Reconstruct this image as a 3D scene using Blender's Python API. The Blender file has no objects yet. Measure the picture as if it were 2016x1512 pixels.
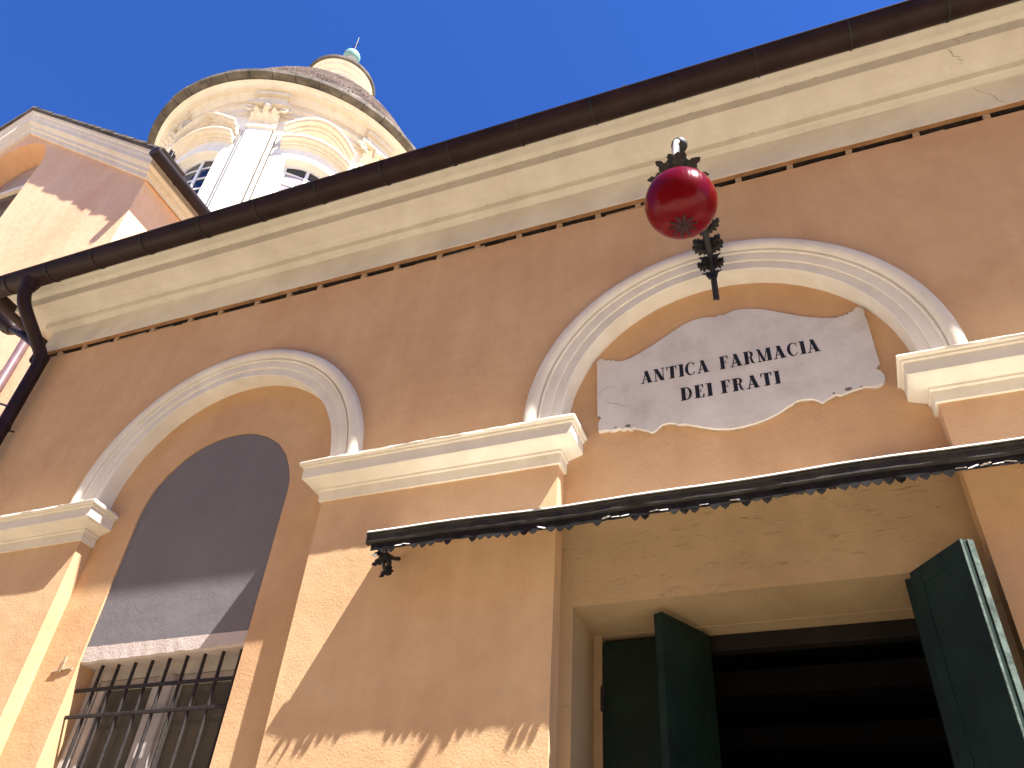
import bpy, bmesh, math, random
from mathutils import Vector, Matrix, noise

random.seed(7)
S = bpy.context.scene
COL = S.collection
PI = math.pi
R_ = math.radians

# ------------------------------------------------------------------ camera, sky, sun, exposure
cam_d = bpy.data.cameras.new('camera')
cam = bpy.data.objects.new('camera', cam_d)
COL.objects.link(cam)
S.camera = cam
cam_d.sensor_fit = 'HORIZONTAL'
cam_d.sensor_width = 36.0
cam_d.lens = 28.72
cam_d.clip_start = 0.05
cam_d.clip_end = 3000


def cam_matrix(pitch, yaw, roll):
    f = Vector((math.sin(yaw) * math.cos(pitch), math.cos(yaw) * math.cos(pitch), math.sin(pitch)))
    r = Vector((math.cos(yaw), -math.sin(yaw), 0))
    d = f.cross(r)
    rr = math.cos(roll) * r + math.sin(roll) * d
    dd = -math.sin(roll) * r + math.cos(roll) * d
    return Matrix((rr, -dd, -f)).transposed()


cam.matrix_world = Matrix.Translation((0, -3.2, 1.6)) @ cam_matrix(R_(39.8346), R_(-23.9734), R_(-4.8228)).to_4x4()

SUN = Vector((2.3, -1.0, 4.2)).normalized()        # towards the sun
world = bpy.data.worlds.new('World')
S.world = world
world.use_nodes = True
wn = world.node_tree.nodes
sky = wn.new('ShaderNodeTexSky')
sky.sky_type = 'NISHITA'
sky.sun_disc = False
sky.sun_elevation = math.asin(SUN.z)
sky.sun_rotation = math.atan2(SUN.x, SUN.y)
sky.altitude = 100
sky.air_density = 1.0
sky.dust_density = 0.25
sky.ozone_density = 3.0
bgn = wn['Background']
bgn.inputs['Strength'].default_value = 0.063
tint = wn.new('ShaderNodeMix')           # deep clear-weather blue over the whole sky
tint.data_type = 'RGBA'
tint.blend_type = 'MULTIPLY'
tint.inputs['Factor'].default_value = 1.0
tint.inputs[7].default_value = (0.25, 0.49, 1.0, 1)
world.node_tree.links.new(sky.outputs[0], tint.inputs[6])
world.node_tree.links.new(tint.outputs[2], bgn.inputs[0])

sun_d = bpy.data.lights.new('sun', 'SUN')
sun_d.energy = 5.0
sun_d.angle = R_(0.53)
sun_d.color = (1.0, 0.98, 0.93)
sun = bpy.data.objects.new('sun', sun_d)
COL.objects.link(sun)
sun.rotation_euler = SUN.to_track_quat('Z', 'Y').to_euler()
sun.location = (10, -8, 25)

S.view_settings.view_transform = 'Standard'
S.view_settings.look = 'None'
S.view_settings.gamma = 1.0
S.view_settings.exposure = 1.88
S.render.engine = 'CYCLES'
S.cycles.max_bounces = 8
S.cycles.diffuse_bounces = 5
S.cycles.transmission_bounces = 8

# ------------------------------------------------------------------ materials
MATS = {}


def new_mat(name):
    m = bpy.data.materials.new(name)
    m.use_nodes = True
    MATS[name] = m
    nt = m.node_tree
    return m, nt, nt.nodes['Principled BSDF']


def N(nt, t, **kw):
    n = nt.nodes.new(t)
    for k, v in kw.items():
        setattr(n, k, v)
    return n


def coords(nt, scale=(1, 1, 1)):
    tc = N(nt, 'ShaderNodeTexCoord')
    mp = N(nt, 'ShaderNodeMapping')
    mp.inputs['Scale'].default_value = scale
    nt.links.new(tc.outputs['Object'], mp.inputs['Vector'])
    return mp.outputs['Vector']


def tex(nt, vec, scale, detail=4, rough=0.55, dist=0.0):
    n = N(nt, 'ShaderNodeTexNoise')
    n.inputs['Scale'].default_value = scale
    n.inputs['Detail'].default_value = detail
    n.inputs['Roughness'].default_value = rough
    n.inputs['Distortion'].default_value = dist
    nt.links.new(vec, n.inputs['Vector'])
    return n.outputs['Fac']


def ramp(nt, fac, stops):
    r = N(nt, 'ShaderNodeValToRGB')
    e = r.color_ramp.elements
    while len(e) < len(stops):
        e.new(0.5)
    for el, (p, c) in zip(e, stops):
        el.position = p
        el.color = (*c, 1) if len(c) == 3 else c
    nt.links.new(fac, r.inputs['Fac'])
    return r.outputs['Color']


def mixc(nt, fac, a, b, mode='MIX'):
    m = N(nt, 'ShaderNodeMix', data_type='RGBA', blend_type=mode)
    if isinstance(fac, (int, float)):
        m.inputs['Factor'].default_value = fac
    else:
        nt.links.new(fac, m.inputs['Factor'])
    for s, v in (('A', a), ('B', b)):
        i = [q for q in m.inputs if q.name == s and q.type == 'RGBA'][0]
        if isinstance(v, tuple):
            i.default_value = (*v, 1)
        else:
            nt.links.new(v, i)
    return [o for o in m.outputs if o.type == 'RGBA'][0]


def bump(nt, bsdf, fac, dist, strength=1.0, prev=None):
    b = N(nt, 'ShaderNodeBump')
    b.inputs['Strength'].default_value = strength
    b.inputs['Distance'].default_value = dist
    nt.links.new(fac, b.inputs['Height'])
    if prev:
        nt.links.new(prev, b.inputs['Normal'])
    nt.links.new(b.outputs['Normal'], bsdf.inputs['Normal'])
    return b.outputs['Normal']


def plaster(name, c1, c2, c3, grain=0.003, gscale=75, mott=1.0, spots=0.0, streak=0.35):
    """mottled hand-laid plaster: cloudy colour, faint vertical wash streaks, gritty relief"""
    m, nt, b = new_mat(name)
    v = coords(nt)
    f1 = tex(nt, v, 1.3 * mott, 6, 0.62, 0.4)
    col = ramp(nt, f1, [(0.30, c1), (0.5, c2), (0.72, c3)])
    vs = coords(nt, (5.0, 5.0, 0.7))
    f2 = tex(nt, vs, 1.4, 5, 0.6)
    stre = ramp(nt, f2, [(0.35, (0.84, 0.81, 0.79)), (0.62, (1, 1, 1))])
    col = mixc(nt, streak, col, stre, 'MULTIPLY')
    f3 = tex(nt, v, 9, 5, 0.65)
    fine = ramp(nt, f3, [(0.3, (0.9, 0.88, 0.86)), (0.7, (1.04, 1.03, 1.02))])
    col = mixc(nt, 0.5, col, fine, 'MULTIPLY')
    if spots:
        f5 = tex(nt, v, 26, 3, 0.6)
        sp = ramp(nt, f5, [(0.68, (0, 0, 0)), (0.76, (1, 1, 1))])
        bw = N(nt, 'ShaderNodeMath', operation='MULTIPLY')
        nt.links.new(sp, bw.inputs[0])
        bw.inputs[1].default_value = spots
        col = mixc(nt, bw.outputs[0], col, (c1[0] * 0.45, c1[1] * 0.42, c1[2] * 0.4))
    nt.links.new(col, b.inputs['Base Color'])
    b.inputs['Roughness'].default_value = 0.92
    b.inputs['Specular IOR Level'].default_value = 0.15
    n1 = bump(nt, b, tex(nt, v, gscale, 3, 0.6), grain, 0.8)
    bump(nt, b, tex(nt, v, 7, 4, 0.5), 0.010, 0.5, n1)
    return m


def simple(name, c, rough=0.6, var=0.25, scale=8, metal=0.0, spec=0.3, bscale=0, bdist=0.0):
    m, nt, b = new_mat(name)
    v = coords(nt)
    f = tex(nt, v, scale, 5, 0.6)
    lo = tuple(x * (1 - var) for x in c)
    hi = tuple(min(1, x * (1 + var)) for x in c)
    nt.links.new(ramp(nt, f, [(0.3, lo), (0.7, hi)]), b.inputs['Base Color'])
    b.inputs['Roughness'].default_value = rough
    b.inputs['Metallic'].default_value = metal
    b.inputs['Specular IOR Level'].default_value = spec
    if bscale:
        bump(nt, b, tex(nt, v, bscale, 4, 0.6), bdist, 0.7)
    return m


plaster('ochre', (0.530, 0.322, 0.180), (0.575, 0.372, 0.208), (0.610, 0.418, 0.243), 0.0026, 85)
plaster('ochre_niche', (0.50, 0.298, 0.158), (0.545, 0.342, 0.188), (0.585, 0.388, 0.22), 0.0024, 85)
plaster('cream', (0.62, 0.56, 0.455), (0.69, 0.635, 0.53), (0.74, 0.685, 0.585), 0.0006, 50, 2.0, 0.0, 0.3)
plaster('cream_worn', (0.56, 0.51, 0.43), (0.61, 0.56, 0.48), (0.65, 0.605, 0.525), 0.001, 45, 2.5, 0.3, 0.25)
plaster('white_stucco', (0.62, 0.57, 0.49), (0.68, 0.63, 0.55), (0.72, 0.68, 0.60), 0.0006, 50, 2.0, 0.0, 0.3)
plaster('grey_panel', (0.150, 0.135, 0.145), (0.165, 0.150, 0.158), (0.180, 0.166, 0.172), 0.0022, 125, 1.0, 0.0, 0.2)
plaster('rose_lintel', (0.43, 0.355, 0.32), (0.47, 0.39, 0.35), (0.50, 0.42, 0.38), 0.0035, 80, 3.0, 0.0, 0.2)
plaster('church_peach', (0.76, 0.45, 0.26), (0.81, 0.52, 0.31), (0.84, 0.58, 0.37), 0.004, 30, 0.5)
plaster('lunette_grey', (0.36, 0.27, 0.21), (0.42, 0.33, 0.27), (0.46, 0.38, 0.32), 0.003, 20, 1.2)
plaster('church_cream', (0.68, 0.58, 0.45), (0.76, 0.67, 0.53), (0.80, 0.73, 0.60), 0.003, 20, 0.7)
plaster('church_white', (0.78, 0.72, 0.60), (0.84, 0.80, 0.70), (0.86, 0.83, 0.75), 0.003, 20, 0.7)
plaster('marble_base', (0.50, 0.465, 0.435), (0.59, 0.555, 0.525), (0.63, 0.595, 0.565), 0.0006, 60, 4.0, 0.25, 0.45)
simple('gutter_brown', (0.019, 0.0085, 0.0075), 0.55, 0.35, 7, 0.0, 0.22)
simple('gutter_strip', (0.10, 0.085, 0.07), 0.8, 0.3, 12)
simple('pipe_purple', (0.16, 0.09, 0.09), 0.4, 0.2, 6, 0.0, 0.5)
simple('iron', (0.016, 0.014, 0.013), 0.62, 0.5, 30, 0.0, 0.4, 90, 0.002)
simple('grille_iron', (0.022, 0.016, 0.014), 0.7, 0.5, 40, 0.0, 0.3, 120, 0.002)
simple('canopy_wood', (0.024, 0.021, 0.017), 0.75, 0.6, 14, 0.0, 0.3, 60, 0.003)
simple('valance_tin', (0.014, 0.012, 0.0125), 0.9, 0.5, 30, 0.0, 0.1)
simple('zinc', (0.74, 0.70, 0.64), 0.6, 0.2, 9)
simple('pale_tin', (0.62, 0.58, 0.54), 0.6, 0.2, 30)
simple('door_green', (0.0055, 0.0155, 0.0105), 0.55, 0.35, 6, 0.0, 0.22, 30, 0.002)
simple('worn_green', (0.075, 0.10, 0.085), 0.8, 0.55, 26, 0.0, 0.2, 60, 0.004)
simple('dark_wood', (0.008, 0.005, 0.004), 0.7, 0.5, 5)
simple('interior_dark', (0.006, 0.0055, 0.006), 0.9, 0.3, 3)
simple('window_paint', (0.42, 0.37, 0.34), 0.6, 0.2, 10)
simple('church_window_paint', (0.72, 0.70, 0.70), 0.6, 0.1, 4)
simple('slate', (0.33, 0.28, 0.26), 0.85, 0.45, 1.7, 0.0, 0.2, 12, 0.01)
simple('eave_stone', (0.12, 0.10, 0.08), 0.9, 0.5, 3.0, 0.0, 0.2, 9, 0.02)
simple('copper_green', (0.20, 0.36, 0.32), 0.7, 0.35, 4)
simple('letter_black', (0.010, 0.010, 0.012), 0.6, 0.4, 60)
simple('crack_dark', (0.06, 0.038, 0.022), 1.0, 0.4, 40)
simple('wall_crack', (0.30, 0.175, 0.10), 1.0, 0.3, 40)
simple('chip_grey', (0.16, 0.13, 0.12), 1.0, 0.5, 60)
simple('joint_dark', (0.03, 0.022, 0.019), 1.0, 0.6, 30, 0, 0.1, 60, 0.004)
simple('joint_wood', (0.36, 0.25, 0.16), 0.9, 0.3, 30)
simple('ochre_strip', (0.30, 0.155, 0.07), 0.95, 0.3, 8)
simple('paving', (0.52, 0.44, 0.315), 0.9, 0.18, 0.6, 0.0, 0.2)
simple('bounce_cut_paving', (0.13, 0.115, 0.095), 0.9, 0.2, 1.0)
simple('roof_tile', (0.22, 0.12, 0.08), 0.9, 0.3, 4)
simple('petal_bronze', (0.022, 0.004, 0.004), 0.5, 0.4, 60)
simple('weed_green', (0.10, 0.09, 0.03), 0.8, 0.4, 20)
simple('bulb_metal', (0.08, 0.05, 0.03), 0.5, 0.3, 30)

# older, greyer plaster above the doorway, torn by fine level cracks
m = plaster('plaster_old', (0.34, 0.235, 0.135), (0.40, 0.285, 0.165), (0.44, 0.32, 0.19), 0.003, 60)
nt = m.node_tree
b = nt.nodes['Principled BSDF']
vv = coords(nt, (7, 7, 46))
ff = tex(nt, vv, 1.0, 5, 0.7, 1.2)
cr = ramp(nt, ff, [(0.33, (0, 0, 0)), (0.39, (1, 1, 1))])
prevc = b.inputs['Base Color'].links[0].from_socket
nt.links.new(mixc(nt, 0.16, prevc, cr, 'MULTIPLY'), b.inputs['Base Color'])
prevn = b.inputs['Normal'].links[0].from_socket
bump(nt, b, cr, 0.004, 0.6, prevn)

# dark window glass with a soft reflection
for nm, c in (('pane_olive', (0.085, 0.078, 0.060)), ('pane_blue', (0.012, 0.016, 0.030)), ('pane_blind', (0.34, 0.29, 0.31))):
    m, nt, b = new_mat(nm)
    v = coords(nt)
    nt.links.new(ramp(nt, tex(nt, v, 3, 3), [(0.3, tuple(x * 0.8 for x in c)), (0.7, c)]), b.inputs['Base Color'])
    b.inputs['Roughness'].default_value = 0.12
    b.inputs['Specular IOR Level'].default_value = 0.5

# blown red glass, faintly ribbed
m, nt, b = new_mat('red_glass')
tc = N(nt, 'ShaderNodeTexCoord')
sep = N(nt, 'ShaderNodeSeparateXYZ')
nt.links.new(tc.outputs['Object'], sep.inputs[0])
at = N(nt, 'ShaderNodeMath', operation='ARCTAN2')
nt.links.new(sep.outputs[0], at.inputs[0])
nt.links.new(sep.outputs[1], at.inputs[1])
ml = N(nt, 'ShaderNodeMath', operation='MULTIPLY')
nt.links.new(at.outputs[0], ml.inputs[0])
ml.inputs[1].default_value = 44
sn = N(nt, 'ShaderNodeMath', operation='SINE')
nt.links.new(ml.outputs[0], sn.inputs[0])
bump(nt, b, sn.outputs[0], 0.0005, 0.35)
b.inputs['Base Color'].default_value = (0.27, 0.0025, 0.010, 1)
b.inputs['Transmission Weight'].default_value = 0.62
b.inputs['Roughness'].default_value = 0.22
b.inputs['Specular IOR Level'].default_value = 0.3
b.inputs['IOR'].default_value = 1.2
b.inputs['Coat Weight'].default_value = 0.10
b.inputs['Coat Roughness'].default_value = 0.15


# ------------------------------------------------------------------ mesh helpers
class MB:
    """collects vertices and faces for one mesh"""
    def __init__(self):
        self.v, self.f = [], []

    def add(self, vs, fs):
        o = len(self.v)
        self.v += [tuple(p) for p in vs]
        self.f += [tuple(i + o for i in f) for f in fs]
        return self

    def box(self, x0, x1, y0, y1, z0, z1, j=0.0):
        vs = [(x, y, z) for z in (z0, z1) for y in (y0, y1) for x in (x0, x1)]
        if j:
            vs = [tuple(c + random.uniform(-j, j) for c in p) for p in vs]
        return self.add(vs, [(0, 2, 3, 1), (4, 5, 7, 6), (0, 1, 5, 4), (2, 6, 7, 3), (0, 4, 6, 2), (1, 3, 7, 5)])

    def hexa(self, b, t):
        """bottom quad b and top quad t, same winding (ccw from above)"""
        return self.add(list(b) + list(t), [(3, 2, 1, 0), (4, 5, 6, 7), (0, 1, 5, 4), (1, 2, 6, 5), (2, 3, 7, 6), (3, 0, 4, 7)])

    def prism(self, poly, y0, y1):
        """polygon in xz, extruded from y0 to y1 (ngon caps)"""
        n = len(poly)
        a = sum(poly[i][0] * poly[(i + 1) % n][1] - poly[(i + 1) % n][0] * poly[i][1] for i in range(n))
        if a < 0:
            poly = poly[::-1]
        vs = [(x, y0, z) for x, z in poly] + [(x, y1, z) for x, z in poly]
        fs = [tuple(range(n)), tuple(range(2 * n - 1, n - 1, -1))]
        fs += [(i, i + n, (i + 1) % n + n, (i + 1) % n) for i in range(n)]
        return self.add(vs, fs)

    def tube(self, pts, rad, seg=10, caps=True):
        P = [Vector(p) for p in pts]
        rr = rad if isinstance(rad, (list, tuple)) else [rad] * len(P)
        vs, fs = [], []
        up = None
        for i, p in enumerate(P):
            d = ((P[i + 1] - p) if i == 0 else (p - P[i - 1]) if i == len(P) - 1 else (P[i + 1] - P[i - 1])).normalized()
            if up is None:
                up = Vector((0, 0, 1)) if abs(d.z) < 0.9 else Vector((1, 0, 0))
            a = (up - d * up.dot(d))
            if a.length < 1e-5:
                a = d.orthogonal()
            a.normalize()
            up = a
            b = d.cross(a)
            for k in range(seg):
                t = 2 * PI * k / seg
                vs.append(p + rr[i] * (math.cos(t) * a + math.sin(t) * b))
        for i in range(len(P) - 1):
            for k in range(seg):
                k2 = (k + 1) % seg
                fs.append((i * seg + k, i * seg + k2, (i + 1) * seg + k2, (i + 1) * seg + k))
        if caps:
            fs.append(tuple(range(seg - 1, -1, -1)))
            o = (len(P) - 1) * seg
            fs.append(tuple(o + k for k in range(seg)))
        return self.add(vs, fs)

    def lathe(self, prof, cx, cy, n=96, t0=0.0, t1=2 * PI):
        full = abs(t1 - t0 - 2 * PI) < 1e-6
        cols = n if full else n + 1
        vs, fs = [], []
        for k in range(cols):
            t = t0 + (t1 - t0) * k / n
            for r, z in prof:
                vs.append((cx + r * math.cos(t), cy + r * math.sin(t), z))
        m_ = len(prof)
        for k in range(n):
            k2 = (k + 1) % cols
            for i in range(m_ - 1):
                fs.append((k * m_ + i, k2 * m_ + i, k2 * m_ + i + 1, k * m_ + i + 1))
        return self.add(vs, fs)

    def cblock(self, cx, cy, t0, t1, r0, r1, zb, zt, n=8):
        """block bent round an axis; zb, zt numbers or functions of the angle"""
        fb = zb if callable(zb) else (lambda t: zb)
        ft = zt if callable(zt) else (lambda t: zt)
        vs, fs = [], []
        for k in range(n + 1):
            t = t0 + (t1 - t0) * k / n
            c, s = math.cos(t), math.sin(t)
            for r, z in ((r0, fb(t)), (r1, fb(t)), (r1, ft(t)), (r0, ft(t))):
                vs.append((cx + r * c, cy + r * s, z))
        for k in range(n):
            o = 4 * k
            for i in range(4):
                i2 = (i + 1) % 4
                fs.append((o + i, o + i2, o + 4 + i2, o + 4 + i))
        fs += [(3, 2, 1, 0), (4 * n, 4 * n + 1, 4 * n + 2, 4 * n + 3)]
        return self.add(vs, fs)

    def sweep(self, prof, path, jit=0.0, step=0.12, jrows=None, close=False):
        """profile of (outward, z) carried along a 2D path with mitred corners; outward is to the right of travel"""
        pts = []
        for i in range(len(path) - 1):
            a, b = Vector(path[i]), Vector(path[i + 1])
            n = max(1, int((b - a).length / step)) if jit else 1
            for k in range(n):
                pts.append((a.lerp(b, k / n), i, k == 0))
        pts.append((Vector(path[-1]), len(path) - 2, True))
        nor = []
        for i in range(len(path) - 1):
            d = (Vector(path[i + 1]) - Vector(path[i])).normalized()
            nor.append(Vector((d.y, -d.x)))
        vs, fs = [], []
        m_ = len(prof)
        for q, (p, i, corner) in enumerate(pts):
            if corner and 0 < q < len(pts) - 1:
                n1, n2 = nor[i - 1], nor[i]
                n_ = (n1 + n2) / (1 + n1.dot(n2))
            else:
                n_ = nor[i]
            for w, (o, z) in enumerate(prof):
                jj = jit if (jrows is None or w in jrows) else jit * 0.25
                do = random.uniform(-jj, jj) if jit else 0
                dz = random.uniform(-jj, jj) if jit else 0
                xy = p + n_ * (o + do)
                vs.append((xy.x, xy.y, z + dz))
        for q in range(len(pts) - 1):
            for w in range(m_ - 1):
                fs.append((q * m_ + w, (q + 1) * m_ + w, (q + 1) * m_ + w + 1, q * m_ + w + 1))
            if close:
                fs.append((q * m_ + m_ - 1, (q + 1) * m_ + m_ - 1, (q + 1) * m_, q * m_))
        fs.append(tuple(range(m_)))
        o = (len(pts) - 1) * m_
        fs.append(tuple(o + w for w in range(m_ - 1, -1, -1)))
        return self.add(vs, fs)

    def arc_sweep(self, prof, cx, cz, a0, a1, n=64, jit=0.0):
        """profile of (radius, y) carried round an arch in the xz plane"""
        vs, fs = [], []
        m_ = len(prof)
        for k in range(n + 1):
            a = a0 + (a1 - a0) * k / n
            for r, y in prof:
                r2 = r + random.uniform(-jit, jit)
                vs.append((cx + r2 * math.cos(a), y + random.uniform(-jit, jit) * 0.6, cz + r2 * math.sin(a)))
        for k in range(n):
            for i in range(m_ - 1):
                fs.append((k * m_ + i, k * m_ + i + 1, (k + 1) * m_ + i + 1, (k + 1) * m_ + i))
        fs += [tuple(range(m_)), tuple(n * m_ + i for i in range(m_ - 1, -1, -1))]
        return self.add(vs, fs)

    def sphere(self, c, r, seg=16, rings=10, sc=(1, 1, 1)):
        vs = [(c[0], c[1], c[2] + r * sc[2])]
        for i in range(1, rings):
            ph = PI * i / rings
            for k in range(seg):
                t = 2 * PI * k / seg
                vs.append((c[0] + r * sc[0] * math.sin(ph) * math.cos(t), c[1] + r * sc[1] * math.sin(ph) * math.sin(t), c[2] + r * sc[2] * math.cos(ph)))
        vs.append((c[0], c[1], c[2] - r * sc[2]))
        fs = [(0, 1 + k, 1 + (k + 1) % seg) for k in range(seg)]
        for i in range(rings - 2):
            for k in range(seg):
                a, b2 = 1 + i * seg + k, 1 + i * seg + (k + 1) % seg
                fs.append((a, a + seg, b2 + seg, b2))
        o = 1 + (rings - 2) * seg
        fs += [(o + k, len(vs) - 1, o + (k + 1) % seg) for k in range(seg)]
        return self.add(vs, fs)

    def xform(self, M):
        self.v = [tuple(M @ Vector(p)) for p in self.v]
        return self

    def mesh(self, name):
        me = bpy.data.meshes.new(name)
        me.from_pydata(self.v, [], self.f)
        bm = bmesh.new()
        bm.from_mesh(me)
        bmesh.ops.recalc_face_normals(bm, faces=bm.faces)
        bm.to_mesh(me)
        bm.free()
        me.update()
        return me

    def build(self, name, mat, parent=None, smooth=False, bevel=0.0, loc=None):
        me = self.mesh(name)
        return put(name, me, mat, parent, smooth, bevel, loc)


def wloc(o):
    v = Vector(o.location)
    while o.parent:
        o = o.parent
        v = v + Vector(o.location) if False else v
    return v


BASE = {}


def put(name, me, mat, parent=None, smooth=False, bevel=0.0, loc=None, rot=None):
    """link a mesh given in world coordinates (or round its own origin when loc is given)"""
    if mat and not me.materials:
        me.materials.append(MATS[mat])
    o = bpy.data.objects.new(name, me)
    COL.objects.link(o)
    if smooth:
        for p in me.polygons:
            p.use_smooth = True
        if smooth != 'all':
            me.set_sharp_from_angle(angle=R_(smooth if not isinstance(smooth, bool) else 38))
    W = Matrix.Translation(loc) if loc else Matrix.Identity(4)
    if rot is not None:
        W = W @ rot.to_4x4()
    if parent:
        o.parent = parent
        o.matrix_parent_inverse = BASE[parent.name].inverted()
    o.matrix_basis = W
    BASE[o.name] = W
    if bevel:
        b = o.modifiers.new('bevel', 'BEVEL')
        b.width = bevel
        b.segments = 2
        b.limit_method = 'ANGLE'
    return o


def thing(name, label, cat, loc=(0, 0, 0), group=None):
    o = bpy.data.objects.new(name, None)
    o.empty_display_size = 0.2
    COL.objects.link(o)
    o.location = loc
    BASE[o.name] = Matrix.Translation(loc)
    tag(o, label, cat, group)
    return o


def tag(o, label=None, cat=None, group=None, kind=None):
    if label:
        o['label'] = label
    if cat:
        o['category'] = cat
    if group:
        o['group'] = group
    if kind:
        o['kind'] = kind
    return o


def arc_pts(cx, cz, r, a0, a1, n):
    return [(cx + r * math.cos(a0 + (a1 - a0) * k / n), cz + r * math.sin(a0 + (a1 - a0) * k / n)) for k in range(n + 1)]


# ------------------------------------------------------------------ ground
g = MB().add([(-400, -400, 0), (400, -400, 0), (400, 400, 0), (-400, 400, 0)], [(0, 1, 2, 3)]).build('ground', 'paving')
tag(g, kind='structure')
g = MB().box(-30, 30, -2.5, -0.001, -0.05, 0.12).build('bounce_cut_strip', 'bounce_cut_paving', bevel=0.01)  # unseen dark strip, added to cut light bouncing onto the lower wall
tag(g, kind='structure')

# ------------------------------------------------------------------ unseen house added behind the camera to block low sky light
hs = thing('sky_block_house', 'unseen long plain ochre house added across the street to block low sky light', 'building', (0, -11, 0))
HY, HT = -9.5, 10.6
MB().box(-16, 14, HY - 6, HY, 0, HT).build('wall', 'ochre', hs)
MB().sweep([(0, HT - 0.3), (0.1, HT - 0.3), (0.2, HT - 0.1), (0.4, HT), (0.4, HT + 0.08), (0, HT + 0.1)], [(14.2, HY), (-16.2, HY)]).build('cornice', 'cream', hs)
MB().hexa([(-16.4, HY + 0.42, HT + 0.11), (-16.4, HY - 6.4, HT + 0.11), (14.4, HY - 6.4, HT + 0.11), (14.4, HY + 0.42, HT + 0.11)], [(-16, HY - 2.9, HT + 1.5), (-16, HY - 3.1, HT + 1.5), (14, HY - 3.1, HT + 1.5), (14, HY - 2.9, HT + 1.5)]).build('roof', 'roof_tile', hs)
for k in range(9):
    for z0, h in ((0.9, 1.7), (4.0, 1.8), (6.6, 1.5)):
        x = -14.2 + k * 3.3
        w = MB().box(x - 0.5, x + 0.5, HY + 0.001, HY + 0.03, z0, z0 + h).build('window', 'window_paint', hs)
        MB().box(x - 0.44, x - 0.03, HY + 0.031, HY + 0.036, z0 + 0.06, z0 + h - 0.06).box(x + 0.03, x + 0.44, HY + 0.031, HY + 0.036, z0 + 0.06, z0 + h - 0.06).build('pane', 'pane_blue', w)
        for s in (-1, 1):
            MB().box(x + s * 0.78 - 0.25, x + s * 0.78 + 0.25, HY + 0.002, HY + 0.045, z0 - 0.02, z0 + h + 0.02).build('shutter', 'door_green', w)
        MB().box(x - 0.6, x + 0.6, HY + 0.002, HY + 0.14, z0 - 0.10, z0 - 0.03).build('sill', 'cream', w)

# ------------------------------------------------------------------ pharmacy building
XL, XR = -5.6, 6.0            # ends of the facade
ND = 0.098                    # niche depth
CZ = 4.17                     # arch centre height
RN = 0.87
C1, C2 = -3.38, -0.265
ZT = 5.784                     # top of the plain wall, under the joint

bld = thing('pharmacy_building', 'ochre plastered pharmacy with cream arches, imposts and deep moulded eaves cornice', 'building', ((XL + XR) / 2, 2.5, 0))

poly = [(XL, 0), (XL, ZT), (XR, ZT), (XR, 0), (C2 + RN, 0)]
poly += arc_pts(C2, CZ, RN, 0, PI, 40) + [(C2 - RN, 0), (C1 + RN, 0)]
poly += arc_pts(C1, CZ, RN, 0, PI, 40) + [(C1 - RN, 0)]
MB().prism(poly, 0, ND).build('facade_wall', 'ochre', bld)

# left return wall and back part of the building
MB().box(XL, XL + 0.3, ND + 0.002, 5.0, 0, ZT).box(XR - 0.3, XR, ND + 0.002, 5.0, 0, ZT).box(XL + 0.31, XR - 0.31, 4.7, 5.0, 0, ZT).build('side_wall', 'ochre', bld)
MB().hexa([(XL - 0.42, -0.30, 6.30), (XR, -0.30, 6.30), (XR, 2.6, 7.1), (XL - 0.42, 2.6, 7.1)],
          [(XL - 0.42, -0.36, 6.36), (XR, -0.36, 6.36), (XR, 2.6, 7.2), (XL - 0.42, 2.6, 7.2)]).hexa(
         [(XL - 0.42, 2.6, 7.1), (XR, 2.6, 7.1), (XR, 5.5, 6.3), (XL - 0.42, 5.5, 6.3)],
         [(XL - 0.42, 2.6, 7.2), (XR, 2.6, 7.2), (XR, 5.5, 6.4), (XL - 0.42, 5.5, 6.4)]).build('roof', 'roof_tile', bld)
MB().box(XL + 0.31, XR - 0.31, ND + 0.4, 4.69, 5.70, 5.78).build('ceiling', 'interior_dark', bld)

# --- niche of the window: back wall with the blind arch and window opening cut in
GX0, GX1, GZ = -3.962, -2.85, 4.09
gc, gr = (GX0 + GX1) / 2, (GX1 - GX0) / 2
WS = 1.15
poly = [(C1 - RN - 0.03, WS)] + arc_pts(C1, CZ, RN + 0.03, PI, 0, 40) + [(C1 + RN + 0.03, WS), (GX1, WS)]
poly += [(x + random.uniform(-1, 1) * 0.002, z + random.uniform(-1, 1) * 0.002) for x, z in arc_pts(gc, GZ, gr, 0, PI, 32)] + [(GX0, WS)]
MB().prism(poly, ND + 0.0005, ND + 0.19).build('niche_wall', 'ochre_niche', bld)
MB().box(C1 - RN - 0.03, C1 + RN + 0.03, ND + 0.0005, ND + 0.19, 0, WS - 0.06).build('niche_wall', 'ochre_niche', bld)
MB().box(GX0 - 0.06, GX1 + 0.06, ND - 0.04, ND + 0.19, WS - 0.058, WS - 0.002).build('window_sill', 'cream', bld, bevel=0.004)

# blind arch: grey field, rose strip below it
ZS, ZB = 3.268, 3.168
poly = [(GX0 - 0.01, ZS)] + arc_pts(gc, GZ, gr + 0.01, PI, 0, 32) + [(GX1 + 0.01, ZS)]
MB().prism(poly, ND + 0.012, ND + 0.10).build('blind_panel', 'grey_panel', bld)
b_ = []
nseg = 26
mb = MB()
for k in range(nseg + 1):
    x = GX0 - 0.012 + (GX1 - GX0 + 0.024) * k / nseg
    zb = ZB + 0.018 * k / nseg + random.uniform(-0.004, 0.004)
    b_ += [(x, ND + 0.010, ZS - 0.0015), (x, ND + 0.010 + random.uniform(-.002, .002), zb + 0.010), (x, ND + 0.024, zb), (x, ND + 0.188, zb + 0.004), (x, ND + 0.188, ZS - 0.0015)]
fs = []
for k in range(nseg):
    for i in range(4):
        fs.append((k * 5 + i, k * 5 + i + 1, k * 5 + 6 + i, k * 5 + 5 + i))
mb.add(b_, fs)
mb.build('lintel', 'rose_lintel', bld)

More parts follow.
